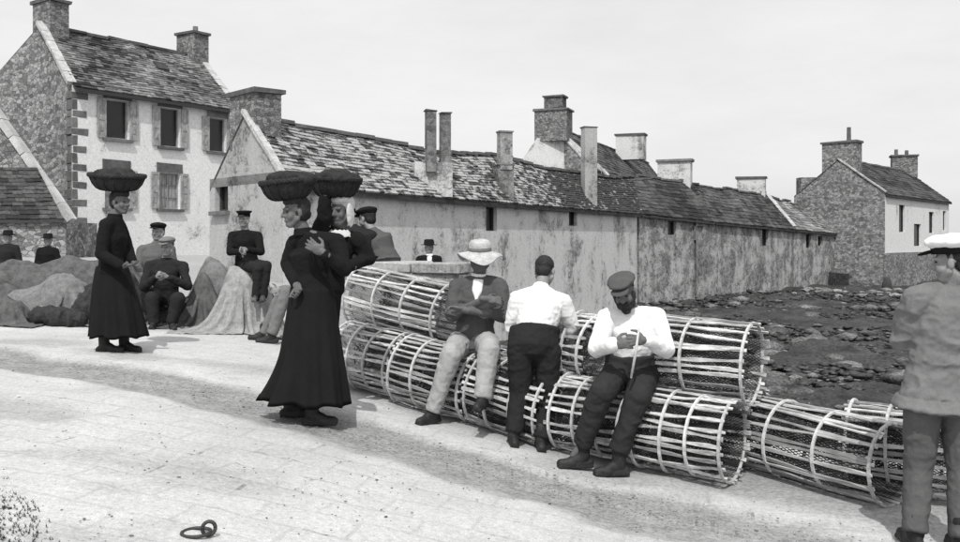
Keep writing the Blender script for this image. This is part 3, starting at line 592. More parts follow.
# ------------------------------------------------------------------ figures
class Blob(MB):
    def cone(s, a, b, ra, rb, n=14):
        a, b = Vector(a), Vector(b); d = b-a; L = d.length
        if L < 1e-5: return
        d /= L; u = d.cross(V(0, 0, 1)); u = u.normalized() if u.length > .1 else V(1, 0, 0); w = d.cross(u)
        rings = []
        for q, r, c, sg in [(a, ra, t, -1) for t in (.25, .7, 1.1)]+[(a, ra, math.pi/2, 0), (b, rb, math.pi/2, 0)]+[(b, rb, t, 1) for t in (1.1, .7, .25)]:
            o = q+d*sg*r*math.cos(c); rr = r*math.sin(c); rings.append([o+u*rr*math.cos(2*math.pi*k/n)+w*rr*math.sin(2*math.pi*k/n) for k in range(n)])
        s.loft(rings)
    def chain(s, pts, rs):
        for (p, q), (r0, r1) in zip(zip(pts, pts[1:]), zip(rs, rs[1:])): s.cone(p, q, r0, r1)
    def ell(s, c, r, M=None, n=14):
        M = M or Matrix.Identity(3); rings = []
        for t in np.linspace(.2, math.pi-.2, 9): rings.append([Vector(c)+M @ V(r[0]*math.sin(t)*math.cos(2*math.pi*k/n), r[1]*math.sin(t)*math.sin(2*math.pi*k/n), -r[2]*math.cos(t)) for k in range(n)])
        s.loft(rings)
    def sect(s, secs, n=18):                                          # elliptic sections: centre, half-axis, half-axis
        rings = []
        for (c0, a0, b0), (c1, a1, b1) in zip(secs, secs[1:]):
            for t in (0, .33, .66): rings.append([c0.lerp(c1, t)+a0.lerp(a1, t)*math.cos(2*math.pi*k/n)+b0.lerp(b1, t)*math.sin(2*math.pi*k/n) for k in range(n)])
        c1, a1, b1 = secs[-1]; rings.append([c1+a1*math.cos(2*math.pi*k/n)+b1*math.sin(2*math.pi*k/n) for k in range(n)]); s.loft(rings)
    def skin(s, name, m, parent, voxel=.008, smooth=4, fold=0, ff=9, stretch=(1, 1, 1), fine=0, keep=None):
        org = base_of(parent) if parent else (keep or V(0, 0, 0)); me = s.mesh(name, org); bm = bmesh.new(); bm.from_mesh(me); bmesh.ops.recalc_face_normals(bm, faces=bm.faces); bm.to_mesh(me); bm.free()
        o = bpy.data.objects.new('tmp', me); COL.objects.link(o)
        r = o.modifiers.new('r', 'REMESH'); r.mode = 'VOXEL'; r.voxel_size = voxel
        if smooth: q = o.modifiers.new('s', 'SMOOTH'); q.factor = .5; q.iterations = smooth
        dg = bpy.context.evaluated_depsgraph_get(); dg.update(); new = bpy.data.meshes.new_from_object(o.evaluated_get(dg)); bpy.data.objects.remove(o); new.name = name
        nv = len(new.vertices)
        if nv and (fold or fine):
            co = np.empty(nv*3); new.vertices.foreach_get('co', co); co = co.reshape(-1, 3); no = np.empty(nv*3); new.vertex_normals.foreach_get('vector', no); no = no.reshape(-1, 3)
            q = co*ff*np.array(stretch)+float(rng.uniform(0, 50)); rd = 1-2*np.abs(fbm(q, 3, .5)); dsp = fold*rd*.7+fold*.5*fbm(q*.6+7, 2)
            if fine: dsp = dsp+fine*fbm(co*60, 2)
            new.vertices.foreach_set('co', (co+no*dsp[:, None]).ravel())
        new.polygons.foreach_set('use_smooth', [True]*len(new.polygons)); new.update()
        return link(name, new, m, parent, (0, 0, 0) if parent else org)
def frame(fwd, up=V(0, 0, 1)):
    f = fwd.normalized(); r = f.cross(up).normalized(); u = r.cross(f); return Matrix((r, f, u)).transposed()
def hand(bl, wrist, d, nrm, side, S, curl=.6, spread=.12):
    # palm, four fingers of different lengths, thumb from the side of the palm; nrm points out of the palm
    d = d.normalized(); x = d.cross(nrm).normalized()*side; nrm = (x.cross(d) if side > 0 else d.cross(x)).normalized(); nrm = nrm if nrm.dot(nrm) else V(0, 0, 1)
    pc = wrist+d*.05*S; bl.ell(pc, (.042*S, .055*S, .018*S), Matrix((x, d, nrm)).transposed()); bl.cone(wrist-d*.03*S, wrist+d*.02*S, .027*S, .028*S)
    for i, (o, ln) in enumerate(((-.030, .066), (-.010, .078), (.010, .074), (.029, .058))):
        p = wrist+d*.088*S+x*o*S; a = curl*.35; q = p
        dirn = (d+x*(i-1.5)*spread).normalized()
        for j, fr in enumerate((.45, .32, .27)):
            v = dirn*math.cos(a)+nrm*math.sin(a); q2 = q+v*ln*fr*1.15*S; bl.cone(q, q2, (.0098-.0008*j)*S, (.0092-.0008*j)*S, 8); q = q2; a += curl
    t0 = wrist+d*.03*S-x*.034*S; t1 = t0+(d*.55-x*.7+nrm*.35).normalized()*.042*S; t2 = t1+(d*.8-x*.15+nrm*.5*curl).normalized()*.036*S
    bl.cone(t0, t1, .014*S, .0115*S, 8); bl.cone(t1, t2, .011*S, .0095*S, 8)
def head(bl, hc, M, S):
    P = lambda x, y, z: hc+M @ V(x*S, y*S, z*S); E = lambda c, r: bl.ell(P(*c), tuple(k*S for k in r), M)
    E((0, -.012, .035), (.074, .094, .080)); E((0, .026, -.03), (.058, .064, .085)); E((0, .052, -.088), (.034, .034, .027)); E((-.036, .052, -.032), (.026, .03, .03)); E((.036, .052, -.032), (.026, .03, .03))
    bl.cone(P(-.038, .078, .022), P(.038, .078, .022), .013*S, .013*S, 8); bl.cone(P(0, .086, .012), P(0, .106, -.026), .009*S, .014*S, 8); bl.cone(P(-.012, .092, -.03), P(.012, .092, -.03), .010*S, .010*S, 8)
    bl.cone(P(-.02, .082, -.062), P(.02, .082, -.062), .008*S, .008*S, 8); bl.cone(P(-.06, .01, -.05), P(-.02, .05, -.098), .022*S, .02*S, 8); bl.cone(P(.06, .01, -.05), P(.02, .05, -.098), .022*S, .02*S, 8)
    for s in (-1, 1): E((s*.077, -.006, -.008), (.010, .019, .031))
def lathe(prof, n=40, wob=None):
    rings = []
    for i, (r, z) in enumerate(prof): rings.append([V(r*math.cos(2*math.pi*k/n), r*math.sin(2*math.pi*k/n), z+(wob(r, 2*math.pi*k/n) if wob else 0)) for k in range(n)])
    return rings
def put(rings, hc, M, S=1): return [[hc+M @ (p*S) for p in r] for r in rings]
def hat(kind, hc, M, S, root, mats, vx):
    P = lambda x, y, z: hc+M @ V(x*S, y*S, z*S); b = Blob()
    if kind == 'straw':
        w = lambda r, t: (.026*math.sin(2*t+.6)+.016*math.sin(3*t)+.008*math.sin(5*t+1)-.02)*max(0, (r-.09)/.1)
        m = MB(); m.loft(put(lathe([(.088, .035), (.12, .028), (.165, .016), (.192, .010), (.193, .018), (.165, .025), (.12, .038), (.097, .05), (.094, .09), (.09, .118), (.075, .138), (.04, .148), (.012, .149)], 44, w), P(0, -.004, .02), M, S)); h = m.build('straw_hat', mats, root, True)
        m = MB(); m.loft(put(lathe([(.0985, .05), (.100, .052), (.098, .078), (.0955, .08)], 40), P(0, -.004, .02), M, S), cap=False); m.build('hat_band', 'worn_drill', h, True)
        return h
    if kind == 'flat_cap':
        b.ell(P(0, -.012, .092), (.106*S, .125*S, .040*S), M); b.ell(P(0, -.02, .07), (.088*S, .108*S, .04*S), M); b.ell(P(0, .05, .092), (.085*S, .085*S, .028*S), M)
        o = b.skin('cap', mats, root, vx, 3, .004, 14); v = Blob(); v.ell(P(0, .105, .060), (.072*S, .058*S, .010*S), M @ Matrix.Rotation(-.25, 3, 'X')); v.skin('visor', mats, o, vx*.8, 2); return o
    if kind == 'peaked':
        m = MB(); m.loft(put(lathe([(.084, .040), (.09, .042), (.09, .082), (.113, .10), (.117, .112), (.11, .122), (.06, .127), (.01, .128)], 32), P(0, -.006, 0), M, S)); o = m.build('cap', mats, root, True)
        v = Blob(); v.ell(P(0, .108, .046), (.066*S, .045*S, .009*S), M @ Matrix.Rotation(-.45, 3, 'X')); v.skin('visor', 'leather', o, vx*.8, 2); return o
    if kind == 'white_cap':
        b.ell(P(0, .0, .112), (.135*S, .150*S, .046*S), M); b.ell(P(0, -.01, .085), (.10*S, .115*S, .03*S), M); o = b.skin('cap', mats, root, vx, 4, .006, 10)
        m = MB(); m.loft(put(lathe([(.086, .045), (.095, .046), (.098, .082), (.09, .09)], 32), P(0, -.006, 0), Matrix(M) @ Matrix.Diagonal((1, 1.18, 1)), S)); m.build('cap_band', 'black_wool', o, True)
        v = Blob(); v.ell(P(0, .125, .058), (.075*S, .06*S, .010*S), M @ Matrix.Rotation(-.25, 3, 'X')); v.skin('visor', 'black_wool', o, vx*.8, 2); return o
    if kind == 'felt':
        m = MB(); m.loft(put(lathe([(.085, .04), (.12, .034), (.155, .04), (.156, .047), (.12, .044), (.096, .054), (.09, .12), (.07, .142), (.02, .138)], 28), P(0, 0, 0), M, S)); return m.build('felt_hat', mats, root, True)
    if kind == 'hair_only': return None
def person(label, group=None, anchor=None, depth=None, S=1.0, vx=.009, j=None, face=V(0, -1, 0), face_up=V(0, 0, 1), top='black_wool', legs='black_wool', shoe='leather', skin='skin', hatk=None, hatm='black_wool', hair='hair', beard=0, skirt=None, hands=None, topfold=.007, legfold=.008, loose=1.0, sleeve=1.0, hem=None, shirt=None, pelvis_w=.165, barefore=(0, 0), waist_in=0, tl=1.0, tuck=0, lloose=None):
    base = foot(*anchor) if anchor else None; Y0 = base.y if base else depth
    J = {k: at(v[0], v[1], Y0+(v[2] if len(v) > 2 else 0)) for k, v in j.items()}
    if base is None: base = V(J['pel'].x, J['pel'].y, zg(J['pel'].x, J['pel'].y))
    for q_ in ('tl', 'tr'):
        if q_ in J and abs(J[q_].z-zg(J[q_].x, J[q_].y)) < .15: J[q_].z = zg(J[q_].x, J[q_].y)+.03
    root = empty('person', base, label, 'person', group)
    up = (J['neck']-J['pel']).normalized(); side = (J['sl']-J['sr']); side = (side-up*side.dot(up)).normalized(); fr = side.cross(up).normalized()
    hs = (J['hl']-J['hr']).normalized() if 'hl' in J else side
    hs = (hs-up*hs.dot(up)*.5).normalized(); hf = hs.cross(up).normalized()
    M = frame(face, face_up); hc = J['head']; neck = J['neck']; ch = J['chest'] if 'chest' in J else J['pel'].lerp(neck, .62); pel = J['pel']; wa = pel.lerp(ch, .45)
    sw = (J['sl']-J['sr']).length/2
    def torso(bl, g):
        shm = (J['sl']+J['sr'])/2
        tk = .82 if tuck else 1
        bl.sect([(pel-up*.09*S, hs*(pelvis_w-.03+g)*S*tk, hf*(.10+g)*S*tk), (pel, hs*(pelvis_w+g)*S*tk, hf*(.125+g)*S*tk), (wa, hs.lerp(side, .5)*(.145-waist_in+g)*S, hf.lerp(fr, .5)*(.11-waist_in*.5+g)*S), (ch, side*(.165+g)*S, fr*(.125+g)*S), (shm-up*.03*S, side*max(.13*S, sw*.86+g*S), fr*(.098+g)*S), (shm.lerp(neck, .6), side*(.085+g)*S, fr*(.07+g)*S), (neck, side*(.058+g*.6)*S, fr*(.058+g*.6)*S)])
    # body: one continuous mesh from head to feet
    b = Blob(); head(b, hc, M, S); b.cone(hc+M @ V(0, -.018*S, -.07*S), neck, .052*S, .058*S); torso(b, -.015)
    for s in 'lr':
        b.chain([J['s'+s], J['e'+s], J['w'+s]], [.052*S, .040*S, .029*S]); b.cone(neck-up*.03*S, J['s'+s], .05*S, .05*S)
        if 'k'+s in J: b.chain([J['h'+s], J['k'+s], J['a'+s]], [.075*S, .052*S, .038*S]); b.cone(J['a'+s], J['a'+s].lerp(J['t'+s], .6), .034*S, .022*S); b.cone(pel, J['h'+s], .09*S, .075*S)
        hd = (hands or {}).get(s)
        if hd is None: hd = ((J['w'+s]-J['e'+s]).normalized(), fr, .75)
        hand(b, J['w'+s], Vector(hd[0]), Vector(hd[1]), 1 if s == 'l' else -1, S, hd[2])
    body = b.skin('body', skin, root, vx*.75, 2)
    for s in (-1, 1):
        e = MB(); q = Blob(); q.ell(hc+M @ V(s*.031*S, .079*S, .003*S), (.011*S, .007*S, .0055*S), M, 8); link('eye', q.mesh('eye', base, True), 'eye', body)
    # hair, beard
    q = Blob(); q.ell(hc+M @ V(0, -.028*S, .042*S), (.079*S, .088*S, .082*S), M); q.ell(hc+M @ V(0, -.055*S, -.01*S), (.068*S, .05*S, .065*S), M)
    if skirt: q.ell(hc+M @ V(0, -.085*S, -.02*S), (.04*S, .03*S, .04*S), M)
    if skirt and hair == 'grey_hair': pass
    elif skirt: q.ell(hc+M @ V(0, .015*S, .085*S), (.078*S, .08*S, .05*S), M); q.ell(hc+M @ V(0, -.03*S, .0), (.085*S, .075*S, .09*S), M)
    q.skin('hair', hair, root, vx, 2, .003, 40)
    if beard:
        q = Blob(); q.ell(hc+M @ V(0, .05*S, -.09*S), (.050*S, .05*S, .045*S), M); q.ell(hc+M @ V(0, .06*S, -.115*S), (.035*S, .04*S, .03*S), M); q.cone(hc+M @ V(-.03*S, .086*S, -.05*S), hc+M @ V(.03*S, .086*S, -.05*S), .011*S, .011*S)
        for s in (-1, 1): q.cone(hc+M @ V(s*.066*S, .015*S, -.02*S), hc+M @ V(s*.045*S, .045*S, -.085*S), .018*S, .024*S)
        q.skin('beard', hair, root, vx*.7, 2, .004, 50)
    # upper garment
    g = Blob(); torso(g, .012*(loose if not tuck else 1))
    for s in 'lr':
        g.cone(neck-up*.045*S, J['s'+s], .062*S, .064*S*sleeve)
        e = J['e'+s]; w_ = J['w'+s]; bf = barefore['lr'.index(s)]
        g.cone(J['s'+s], e, .066*S*sleeve, .056*S*sleeve); w2 = e.lerp(w_, .93 if not bf else bf)
        g.cone(e, w2, .055*S*sleeve, .043*S*sleeve)
    if hem: g.sect([(pel-up*.02*S, hs*(pelvis_w+.018*loose)*S, hf*(.135+.025*loose)*S), (pel-up*hem*S, hs*(pelvis_w+.038*loose)*S, hf*(.14+.042*loose)*S)])
    cl_ = g.skin('bodice' if skirt else 'jacket' if top not in ('white_linen', 'off_white') else 'shirt', top, root, vx, 4, topfold*S, 8, (1, 1, 1.4), .0014)
    c = Blob(); c.sect([(neck-up*.035*S, side*.078*S, fr*.078*S), (neck+up*.022*S, side*.064*S, fr*.066*S)]); c.skin('collar', shirt or top, cl_, vx, 1)
    if shirt:
        sb = Blob(); a0 = neck-up*.02*S+fr*.055*S; a1 = ch+fr*.118*S; sb.sect([(a0, side*.05*S, fr*.035*S), (a0.lerp(a1, .55)+fr*.008*S, side*.045*S, fr*.03*S), (a1, side*.008*S, fr*.03*S)]); sb.skin('shirt_front', shirt, cl_, vx, 2)
    # legs
    if skirt:
        wc, wr, hcn, hr, hd, tilt, sp_, swp = skirt; m = MB(); rings = []; NN = 110; ph = random.uniform(0, 6); wc = at(wc[0], wc[1], Y0); hcn = at(hcn[0], hcn[1], Y0)
        for k in range(25):
            t = k/24; f = t**sp_; c = wc.lerp(hcn, t); pl = .07*t**1.1; ring = []
            for i in range(NN):
                th = 2*math.pi*i/NN; w = 1+pl*(math.sin(9*th+ph+t*.8)+.6*math.sin(17*th+2*ph)+.5*math.sin(5*th-ph+t)); rx = (wr+(hr-wr)*f)*w; ry = (wr*.85+(hd-wr*.85)*f)*w
                dx = rx*math.cos(th)*(1+(swp*max(0, t-.55)**1.5 if math.cos(th) < 0 else 0)); ring.append(c+V(dx, ry*math.sin(th), (-dx*tilt+.012*math.sin(7*th+ph))*t*t))
            rings.append(ring)
        inner = [[p+V(0, 0, .05) for p in r] for r in [[hcn+(p-hcn)*.93 for p in rings[-1]]]]; m.loft(rings+inner); m.build('skirt', legs, root, True)
    elif 'kl' in J:
        ll = lloose or loose
        g = Blob(); sl_ = 0 if tuck else .022; g.sect([(pel+up*(.06+tuck-sl_*2)*S, hs*(pelvis_w+.004-sl_+tuck*.35)*S, hf*(.125-sl_+tuck*.35)*S), (pel-up*.04*S, hs*(pelvis_w+.012-sl_+tuck*.3)*S, hf*(.135-sl_+tuck*.3)*S), ((J['hl']+J['hr'])/2-up*.06*S, hs*(pelvis_w+.0)*S, hf*.125*S)])
        for s in 'lr':
            h, k, a = J['h'+s], J['k'+s], J['a'+s]; kf = k; end = k.lerp(a, tl)
            g.cone(pel.lerp(h, .6), h, .11*S, .10*S*ll); g.cone(h, kf, .098*S*ll, .076*S*ll); mid = kf.lerp(end, .6); g.cone(kf, mid, .076*S*ll, .066*S*ll)
            dl = (end-kf).normalized(); ax = dl.cross(V(0, 1, 0)).normalized(); ay = dl.cross(ax); g.sect([(kf.lerp(end, .5), ax*.066*S*ll, ay*.07*S*ll), (end, ax*.060*S*ll, ay*.068*S*ll), (end+dl*.012*S, ax*.056*S*ll, ay*.064*S*ll)])
        g.skin('trousers', legs, root, vx, 4, legfold*S, 7.5, (1, 1, 1.35), .0014)
    for s in 'lr':
        if 'a'+s in J:
            a, t = J['a'+s], J['t'+s]; dn = V(0, 0, -1); fd = t-a; fd.z = 0; fd = fd.normalized() if fd.length > .02 else M @ V(0, 1, 0); fl = .255*S; gz = zg(t.x, t.y)+.002 if abs(t.z-zg(t.x, t.y)) < .15 else t.z
            a0 = V(a.x, a.y, 0); q = Blob(); hl = V(a.x, a.y, gz+.03*S)-fd*.045*S; toe = hl+fd*(fl-.05*S); md = hl+fd*.12*S
            q.cone(a+V(0, 0, .08*S), V(a.x, a.y, gz+.08*S), .052*S, .050*S); q.cone(hl, md, .036*S, .038*S); q.cone(V(a.x, a.y, gz+.075*S), md+V(0, 0, .02*S), .047*S, .036*S); q.cone(md, toe, .042*S, .034*S)
            q.box(hl+fd*(fl*.40)+V(0, 0, -.022*S), fl*.5, .036*S, .010*S, fd, V(-fd.y, fd.x, 0)); q.skin('boot', shoe, root, vx*.9, 2, .002, 25)
    if hatk: hat(hatk, hc, M, S, root, hatm, vx)
    return root, J, M, hc, base
def basket(px, py, Y, rx, ry, h, label, tilt=0, roll=0):
    c = at(px, py, Y); root = empty('fish_basket', c, label, 'basket'); R = Matrix.Rotation(tilt, 3, 'Y') @ Matrix.Rotation(roll, 3, 'X'); m = MB(); rings = []; NN = 72; K = 26
    for k in range(K):
        t = k/(K-1); e = t; z = h*t**5.5
        rings.append([R @ V(rx*max(e, .02)*math.cos(th)*(1+.018*math.sin(th*18+(k % 2)*math.pi)), ry*max(e, .02)*math.sin(th)*(1+.018*math.sin(th*18+(k % 2)*math.pi)), z+.003*(k % 2)) for th in np.linspace(0, 2*math.pi, NN+1)[:-1]])
    ins = [[p*.94+R @ V(0, 0, .012) for p in r] for r in rings[::-3]]; m.loft(rings+ins); m.v = [tuple(Vector(p)+c) for p in m.v]; m.build('bowl', 'wicker', root, True)
    m = MB()
    for s in (0, 1): m.tube([c+R @ V(rx*1.01*math.cos(t), ry*1.01*math.sin(t), h+.006+.009*math.sin(t*22+s*math.pi)) for t in np.linspace(0, 2*math.pi, 89)], .013, 6)
    m.build('rim', 'wicker', root, True); m = MB()
    for k in range(16):
        t = 2*math.pi*(k+.4)/16; pts = []
        for e in np.linspace(.15, 1, 8): pts.append(c+R @ V(rx*1.015*e*math.cos(t), ry*1.015*e*math.sin(t), h*e**5.5-.004))
        m.tube(pts, .004, 5)
    m.build('stakes', 'wicker', root, True)
    b = Blob()
    for i in range(14): t = random.uniform(0, 6.28); e = math.sqrt(random.random())*.62; b.ell(c+R @ V(rx*e*math.cos(t), ry*e*math.sin(t), h*.84+random.uniform(0, .05)), (.11, .08, .055), Matrix.Rotation(random.uniform(0, 3), 3, 'Z'))
    b.skin('wet_load', 'wicker', root, .012, 3, .012, 14); return root
# --- straw-hatted man sitting on the pots, arms folded
person('seated man in wide straw hat with folded arms and pale trousers', anchor=(430, 424), S=.97, vx=.008,
    j=dict(head=(480, 259, .34), neck=(479, 276, .36), chest=(477, 300, .36), pel=(474, 338, .38), sl=(499, 286, .35), sr=(457, 287, .37), el=(503, 315, .24), er=(452, 314, .28), wl=(464, 310, .10), wr=(486, 299, .08),
    hl=(486, 343, .36), hr=(461, 343, .36), kl=(489, 349, -.14), kr=(451, 353, -.02), al=(483, 396, -.22), ar=(433, 409, .02), tl=(479, 410, -.32), tr=(424, 423, -.06)), face=V(-.12, -1, -.12),
    top='mid_tweed', legs='pale_drill', skin='skin_dark', hatk='straw', hatm='straw', shirt='white_linen', hem=.07, topfold=.010, legfold=.010, loose=1.12, sleeve=1.1, barefore=(.25, .3), hands={'l': (V(-1, -.1, .25), V(0, -.3, -1), .7), 'r': (V(1, .2, -.1), V(0, .7, -.6), .5)})
# --- man in white shirt, back turned, bending over the pots
person('man in white shirt and dark trousers bent over pots, back turned', anchor=(522, 448), S=.95, vx=.008,
    j=dict(head=(545, 271, .34), neck=(541, 287, .26), chest=(540, 307, .18), pel=(533, 345, .06), sl=(518, 300, .22), sr=(562, 302, .22), el=(512, 328, .26), er=(572, 327, .28), wl=(516, 350, .36), wr=(562, 351, .42),
    hl=(521, 352, .06), hr=(547, 352, .06), kl=(520, 392, .10), kr=(549, 394, .10), al=(514, 432, .02), ar=(541, 438, .0), tl=(512, 447, .14), tr=(539, 452, .12)), face=V(.35, .85, -.42),
    top='white_linen', legs='coal_wool', hatk=None, hair='hair', topfold=.010, legfold=.009, loose=1.2, sleeve=1.12, lloose=1.15, tuck=.08, tl=.97)
# --- bearded man in cap and white smock, half sitting, splicing
pr = person('bearded man in flat cap and white smock leaning on pots, whittling', anchor=(612, 474), S=.98, vx=.008,
    j=dict(head=(624, 292, .14), neck=(631, 309, .22), chest=(633, 330, .24), pel=(631, 368, .30), sl=(655, 316, .24), sr=(607, 317, .22), el=(667, 350, .10), er=(597, 349, .12), wl=(645, 340, -.10), wr=(614, 344, -.10),
    hl=(645, 373, .28), hr=(619, 373, .28), kl=(638, 397, -.06), kr=(601, 392, -.08), al=(619, 449, -.03), ar=(583, 443, .06), tl=(612, 472, -.04), tr=(566, 461, .04)), face=V(-.28, -.85, -.42), face_up=V(-.18, 0, 1),
    top='white_linen', legs='dark_wool', shoe='leather', skin='skin_dark', hatk='flat_cap', hatm='mid_tweed', beard=1, topfold=.009, legfold=.010, loose=1.1, sleeve=1.12, lloose=1.15, tuck=.06,
    hands={'l': (V(-.75, -.35, .05), V(-.2, .9, -.2), .95), 'r': (V(.8, -.3, .1), V(.2, .9, -.2), .9)})
a, b = at(639, 328, pr[4].y-.20), at(631, 378, pr[4].y-.16); m = MB(); m.tube([a, a.lerp(b, .5)+V(.004, 0, 0), b], .009, 7, rr=[.007, .010, .008]); tag(m.build('wooden_stick', 'wood_stick', None, True, org=b), 'short pale stick held upright in the bearded man hands', 'stick')
# --- man at the right edge, back turned
person('man in white cap seen from behind at the right edge', anchor=(918, 548), S=.99, vx=.008,
    j=dict(head=(953, 262, -.03), neck=(951, 285, .0), chest=(943, 325, .02), pel=(938, 395, .03), sl=(916, 299, .0), sr=(984, 299, -.02), el=(902, 338, .10), er=(990, 345, .12), wl=(935, 318, .30), wr=(962, 322, .32),
    hl=(922, 402, .03), hr=(958, 402, .02), kl=(919, 468, .08), kr=(962, 470, .02), al=(915, 530, .0), ar=(962, 536, -.08), tl=(905, 547, .12), tr=(955, 555, .02)), face=V(-.75, .62, -.05),
    top='worn_drill', legs='faded_blue', skin='skin', hatk='white_cap', hatm='cap_white', hem=.07, topfold=.013, legfold=.008, loose=1.35, sleeve=1.3, lloose=1.06, pelvis_w=.185)
# --- woman walking, basket on her head
pA = person('nearest woman, long black dress, in front of the woman with white headdress', anchor=(310, 421), S=.97, vx=.008,
    j=dict(head=(296, 212, -.02), neck=(303, 231, .0), chest=(312, 253, .0), pel=(311, 292, .0), sl=(337, 242, -.05), sr=(295, 243, .07), el=(344, 269, -.12), er=(288, 264, .10), wl=(324, 253, -.24), wr=(296, 284, -.08), al=(290, 394, .10), ar=(312, 404, -.05), tl=(302, 409, .1), tr=(327, 421, -.05)), face=V(-.85, -.48, -.06),
    top='black_wool', legs='black_wool', skin='skin_dark', skirt=((312, 287), .155, (312, 402), .275, .24, .05, 1.0, 1.25), topfold=.007, loose=.8, sleeve=1.0, waist_in=.025, pelvis_w=.15, hands={'l': (V(-.8, -.1, .5), V(0, .95, 0), .6)})
rA, JA, MA, hA, bA = pA
basket(289, 199.5, bA.y-.02, .19, .18, .125, 'dark wicker basket on the head of the nearest woman', tilt=-.10, roll=.06)
pB2 = person('woman in white headdress and black shawl close behind the nearest woman', depth=bA.y+.46, S=.97, vx=.008,
    j=dict(head=(341, 211, -.02), neck=(338, 230, .0), chest=(332, 250, .0), pel=(325, 286, .0), sl=(357, 241, .0), sr=(316, 241, -.02), el=(368, 259, .02), er=(324, 218, -.10), wl=(350, 266, -.14), wr=(325, 199, -.12), al=(308, 380, .05), ar=(316, 380, -.05), tl=(304, 388, -.05), tr=(314, 388, -.12)), face=V(-.45, -.88, -.08),
    top='black_wool', legs='black_wool', skin='skin_dark', hair='grey_hair', skirt=((325, 286), .135, (311, 370), .165, .17, .0, .8, 0), topfold=.007, loose=.9, sleeve=1.1, waist_in=.02, pelvis_w=.15, hands={'r': (V(.2, -.05, .95), V(.1, .95, -.1), .35), 'l': (V(-.9, -.2, .2), V(0, .9, 0), .5)})
rB, JB, MB_, hB, bB = pB2
q = Blob(); q.ell(hB+MB_ @ V(0, -.035, .05), (.092, .095, .09), MB_); q.ell(hB+MB_ @ V(0, .03, .085), (.085, .065, .042), MB_)
for s in (-1, 1): q.ell(hB+MB_ @ V(s*.09, .005, -.03), (.016, .048, .10), MB_)
q.skin('headdress', 'off_white', rB, .007, 2, .003, 20)
m = MB(); nk = JB['neck']; rr = []
for w_, z_ in ((.075, .0), (.098, -.018), (.125, -.05), (.122, -.056), (.09, -.02)):
    rr.append([nk+V(math.cos(t)*w_*1.05, math.sin(t)*w_*.92, z_+.004*math.sin(t*14)) for t in np.linspace(0, 2*math.pi, 57)[:-1]])
m.loft(rr, cap=False); m.build('lace_collar', 'off_white', rB, True)
basket(335, 197.5, bA.y+.44, .195, .19, .135, 'dark wicker basket on the head of the woman in white headdress', tilt=.04, roll=.06)
# --- woman further back with basket
pL = person('woman in black dress walking in front of the sacks at left', anchor=(112, 352), S=.99, vx=.010,
    j=dict(head=(120, 202, 0), neck=(115, 216, 0), chest=(112, 237, 0), pel=(112, 272, 0), sl=(119, 225, .14), sr=(106, 225, -.15), el=(128, 250, .16), er=(101, 254, -.2), wl=(133, 262, .02), wr=(122, 266, -.22), al=(124, 340, .08), ar=(104, 342, -.06), tl=(133, 350, .06), tr=(112, 352, -.06)), face=V(.93, -.35, -.05),
    top='black_wool', legs='black_wool', skin='skin_dark', skirt=((112, 266), .145, (118, 336), .265, .25, .02, .75, 0), topfold=.006, loose=.85, waist_in=.02, pelvis_w=.15, hands={'r': (V(.9, 0, .1), V(0, 0, 1), .4)})
basket(117, 190.5, pL[4].y, .265, .20, .14, 'dark wicker basket on the head of the woman further left', tilt=.05, roll=.12)
# --- seated man among the sacks, another behind him
person('seated man in pale cap and dark jacket among the sacks', anchor=(160, 329), S=.96, vx=.011,
    j=dict(head=(167, 247, .36), neck=(166, 259, .40), chest=(166, 272, .40), pel=(166, 302, .44), sl=(183, 266, .40), sr=(149, 266, .40), el=(188, 286, .25), er=(144, 287, .25), wl=(167, 277, .06), wr=(157, 277, .06), hl=(174, 304, .42), hr=(158, 304, .42), kl=(178, 299, .0), kr=(152, 298, .0), al=(172, 322, .0), ar=(154, 323, .0), tl=(174, 329, -.12), tr=(152, 330, -.12)), face=V(-.1, -1, -.1),
    top='coal_wool', legs='coal_wool', hatk='flat_cap', hatm='worn_drill', topfold=.01, hem=.05, loose=1.15)
person('man in dark cap peering out behind the seated pale-capped man', depth=11.6, S=.95, vx=.012,
    j=dict(head=(158, 232, 0), neck=(157, 243, 0), chest=(156, 256, 0), pel=(156, 284, 0), sl=(171, 250, 0), sr=(142, 250, 0), el=(174, 270, -.05), er=(138, 268, -.1), wl=(168, 283, -.2), wr=(146, 280, -.2), hl=(163, 288, 0), hr=(149, 288, 0), kl=(164, 305, -.02), kr=(148, 305, 0), al=(164, 322, 0), ar=(148, 322, 0), tl=(166, 327, -.1), tr=(146, 327, -.1)), face=V(-.15, -1, 0), top='grey_wool', legs='coal_wool', hatk='flat_cap', hatm='black_wool', hem=.05)
# --- boy on the canvas-covered sack
pB = person('boy in dark jacket and peaked cap sitting on canvas-covered load', anchor=(236, 333), S=.84, vx=.010,
    j=dict(head=(244, 219, .30), neck=(245, 231, .32), chest=(245, 241, .33), pel=(247, 262, .34), sl=(258, 236, .32), sr=(232, 236, .32), el=(261, 252, .22), er=(230, 252, .22), wl=(247, 250, .08), wr=(241, 252, .08), hl=(252, 265, .32), hr=(242, 265, .32), kl=(266, 266, .0), kr=(258, 268, -.06), al=(263, 297, .0), ar=(256, 297, -.04), tl=(262, 302, -.14), tr=(254, 302, -.16)), face=V(-.15, -1, -.05),
    top='black_wool', legs='coal_wool', shoe='dusty_leather', hatk='peaked', hatm='black_wool', hem=.05)
